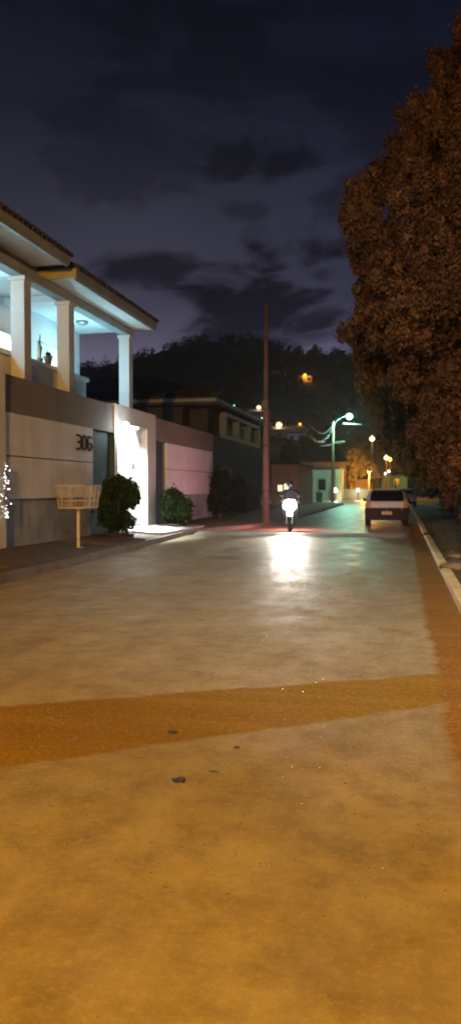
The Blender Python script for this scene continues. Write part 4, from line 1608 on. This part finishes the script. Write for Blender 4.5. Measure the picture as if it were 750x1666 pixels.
# ------------------------------------------------------------------ end of the street
def box_house(name, label, u0, u1, vtop, y, depth, wm, roofm=None, rise=0.0, group='low houses at the end of the street', openings=(), flat=False):
    a, b = PY(u0, vtop, y), PY(u1, vtop, y)
    zt = a.z
    t = thing(name, label, 'house', ((a.x + b.x) / 2, y, 0), group=group)
    w = (b.x - a.x)
    MB().box(-w / 2, w / 2, 0, depth, -.1, zt, bev=.02).build('wall', wm, t)
    g = MB()
    if flat:
        g.box(-w / 2 - .15, w / 2 + .15, -.15, depth + .15, zt + .002, zt + .28, bev=.03)
    else:
        e = .5
        A = [(-w / 2 - e, -e, zt + .02), (w / 2 + e, -e, zt + .02), (w / 2 + e, depth + e, zt + .02), (-w / 2 - e, depth + e, zt + .02)]
        r_ = [(-w / 2 + w * .3, depth / 2, zt + rise), (w / 2 - w * .3, depth / 2, zt + rise)]
        g.poly(A[::-1])
        g.poly([A[0], A[1], r_[1], r_[0]])
        g.poly([A[2], A[3], r_[0], r_[1]])
        g.poly([A[1], A[2], r_[1]])
        g.poly([A[3], A[0], r_[0]])
    g.build('roof', roofm or M['tile'], t)
    for (ua, ub, va, vb, pm) in openings:
        p, q_ = PY(ua, va, y), PY(ub, vb, y)
        x0, x1 = p.x - t.location.x, q_.x - t.location.x
        z1, z0 = p.z, max(q_.z, .05)
        f = MB()
        for (xa, xb, za, zb) in ((x0 - .1, x0, z0 - .1, z1 + .1), (x1, x1 + .1, z0 - .1, z1 + .1), (x0 + .002, x1 - .002, z1, z1 + .1), (x0 + .002, x1 - .002, z0 - .1, z0)):
            f.box(xa, xb, -.09, -.002, za, zb)
        fo = f.build('window', M['frame_g'], t)
        MB().box(x0 + .002, x1 - .002, -.05, -.004, z0 + .002, z1 - .002).build('pane', pm, fo)
    return t


box_house('street_house', 'low brownish house right behind the utility pole with lit window', 441, 486, 756, 56, 9, M['wallred'], flat=True, openings=((452, 460, 789, 799, M['e_dimwin']), (462, 473, 787, 799, M['e_dimwin'])))
box_house('street_house', 'pale flat fronted house washed green behind the lamp post', 486, 549, 764, 97, 10, M['house_a'], flat=True, openings=((497, 508, 771, 794, M['glassd']), (518, 529, 780, 797, M['glassd'])))
box_house('street_house', 'larger dark roofed house rising behind the pale one', 470, 562, 752, 118, 12, M['neigh'], rise=3.0)
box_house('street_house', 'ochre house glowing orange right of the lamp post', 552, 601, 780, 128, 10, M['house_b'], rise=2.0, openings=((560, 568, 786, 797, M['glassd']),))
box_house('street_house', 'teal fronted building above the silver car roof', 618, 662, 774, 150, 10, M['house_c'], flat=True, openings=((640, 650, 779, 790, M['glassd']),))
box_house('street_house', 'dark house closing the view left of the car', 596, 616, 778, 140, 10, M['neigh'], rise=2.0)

# orange lit gate post, garden wall, bin, small lamps at the junction
a = PY(547, 766, 94)
g = MB()
g.box(-.38, .38, -.3, .3, 0, a.z, bev=.04)
g.box(-.45, .45, -.36, .36, a.z + .002, a.z + .18, bev=.04)
o = g.build('gate_post', M['house_b'])
o.location = (PY(551, 800, 94).x, 94, 0)
tag(o, 'orange lit gate post right of the green lamp post', 'gate post')
a, b = PY(556, 795, 110), PY(606, 795, 110)
g = MB()
g.box(a.x, b.x, 110, 110.25, 0, 1.35, bev=.02)
g.box(a.x - .05, b.x + .05, 109.95, 110.30, 1.352, 1.45, bev=.02)
o = g.build('garden_wall', M['house_b'])
tag(o, 'low ochre garden wall at the end of the street', 'wall')
far_lamp(545, 798, 92, 1.2, .30, M['e_far_white'], 'white lamp low at the foot of the green lamp post', 300, WH, group='low white lamps at the junction')
far_lamp(582, 797.5, 108, 1.2, .22, M['e_far_white'], 'white lamp low over the ochre garden wall', 120, WH, group='low white lamps at the junction')
p = PZ(523, 817, 0)
g = MB()
g.lathe([(.30, 0), (.36, 1.0), (.40, 1.02), (.40, 1.1), (.2, 1.2)], 16)
o = g.build('bin', M['house_a'], smooth=True)
o.location = (p.x, min(p.y, 88), 0)
o.location.x = PY(523, 800, 88).x
tag(o, 'pale bin standing left of the green lamp post', 'bin')
# orange tree under a sodium lamp, and bushes of the junction
oy = 120
lobo = [LB(*a) for a in ((578, 742, oy, 18), (566, 752, oy, 15), (592, 755, oy, 15), (575, 768, oy, 15), (590, 735, oy + 2, 12), (560, 735, oy + 2, 12), (572, 726, oy + 2, 11))]
p0 = PY(578, 795, oy)
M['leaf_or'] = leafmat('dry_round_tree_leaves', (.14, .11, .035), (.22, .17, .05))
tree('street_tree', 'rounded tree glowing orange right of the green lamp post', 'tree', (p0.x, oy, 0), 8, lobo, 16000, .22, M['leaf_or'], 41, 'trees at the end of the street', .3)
lobo = [LB(*a) for a in ((642, 752, 150, 10), (636, 762, 150, 9), (652, 758, 150, 10))]
p1 = PY(643, 795, 150)
tree('street_tree', 'small tree lit orange above the silver car roof', 'tree', (p1.x, 150, 0), 6, lobo, 5000, .25, M['leaf_or'], 42, 'trees at the end of the street', .25)
lobo = [LB(*a) for a in ((508, 728, 150, 22), (470, 735, 150, 20), (530, 738, 150, 16), (585, 722, 170, 18), (600, 738, 170, 18), (575, 716, 170, 16))]
p1 = PY(540, 795, 160)
tree('street_tree', 'wide dark tree behind the houses at the street end', 'tree', (p1.x, 160, 0), 8, lobo[:3], 9000, .3, M['leaf_shade'], 43, 'trees at the end of the street', .3)
p1 = PY(605, 795, 170)
tree('street_tree', 'dark tree behind the yellow lamp', 'tree', (p1.x, 170, 0), 11, lobo[3:], 9000, .3, M['leaf_shade'], 44, 'trees at the end of the street', .3)
pO = PY(590, 765, oy - 6)
far_lamp(600, 770, oy - 7, 4, .16, M['e_orange'], 'small orange lamp beside the orange glowing tree', 9000, OR, group='low lamps by the orange tree')


# ------------------------------------------------------------------ thin mist added for a glow round lamps
ADDED_HAZE = 0.0003
if ADDED_HAZE:
    hz = MB().box(-520, 520, -70, 640, -4, 110).build('added_haze', None)
    m = bpy.data.materials.new('glow_mist')
    m.use_nodes = True
    m.node_tree.nodes.clear()
    o_ = m.node_tree.nodes.new('ShaderNodeOutputMaterial')
    v_ = m.node_tree.nodes.new('ShaderNodeVolumePrincipled')
    v_.inputs['Color'].default_value = (.9, .9, .92, 1)
    v_.inputs['Density'].default_value = ADDED_HAZE
    v_.inputs['Anisotropy'].default_value = .6
    m.node_tree.links.new(v_.outputs[0], o_.inputs['Volume'])
    hz.data.materials.append(m)
    tag(hz, 'thin mist added for a glow round the lamps', 'mist', kind='stuff')
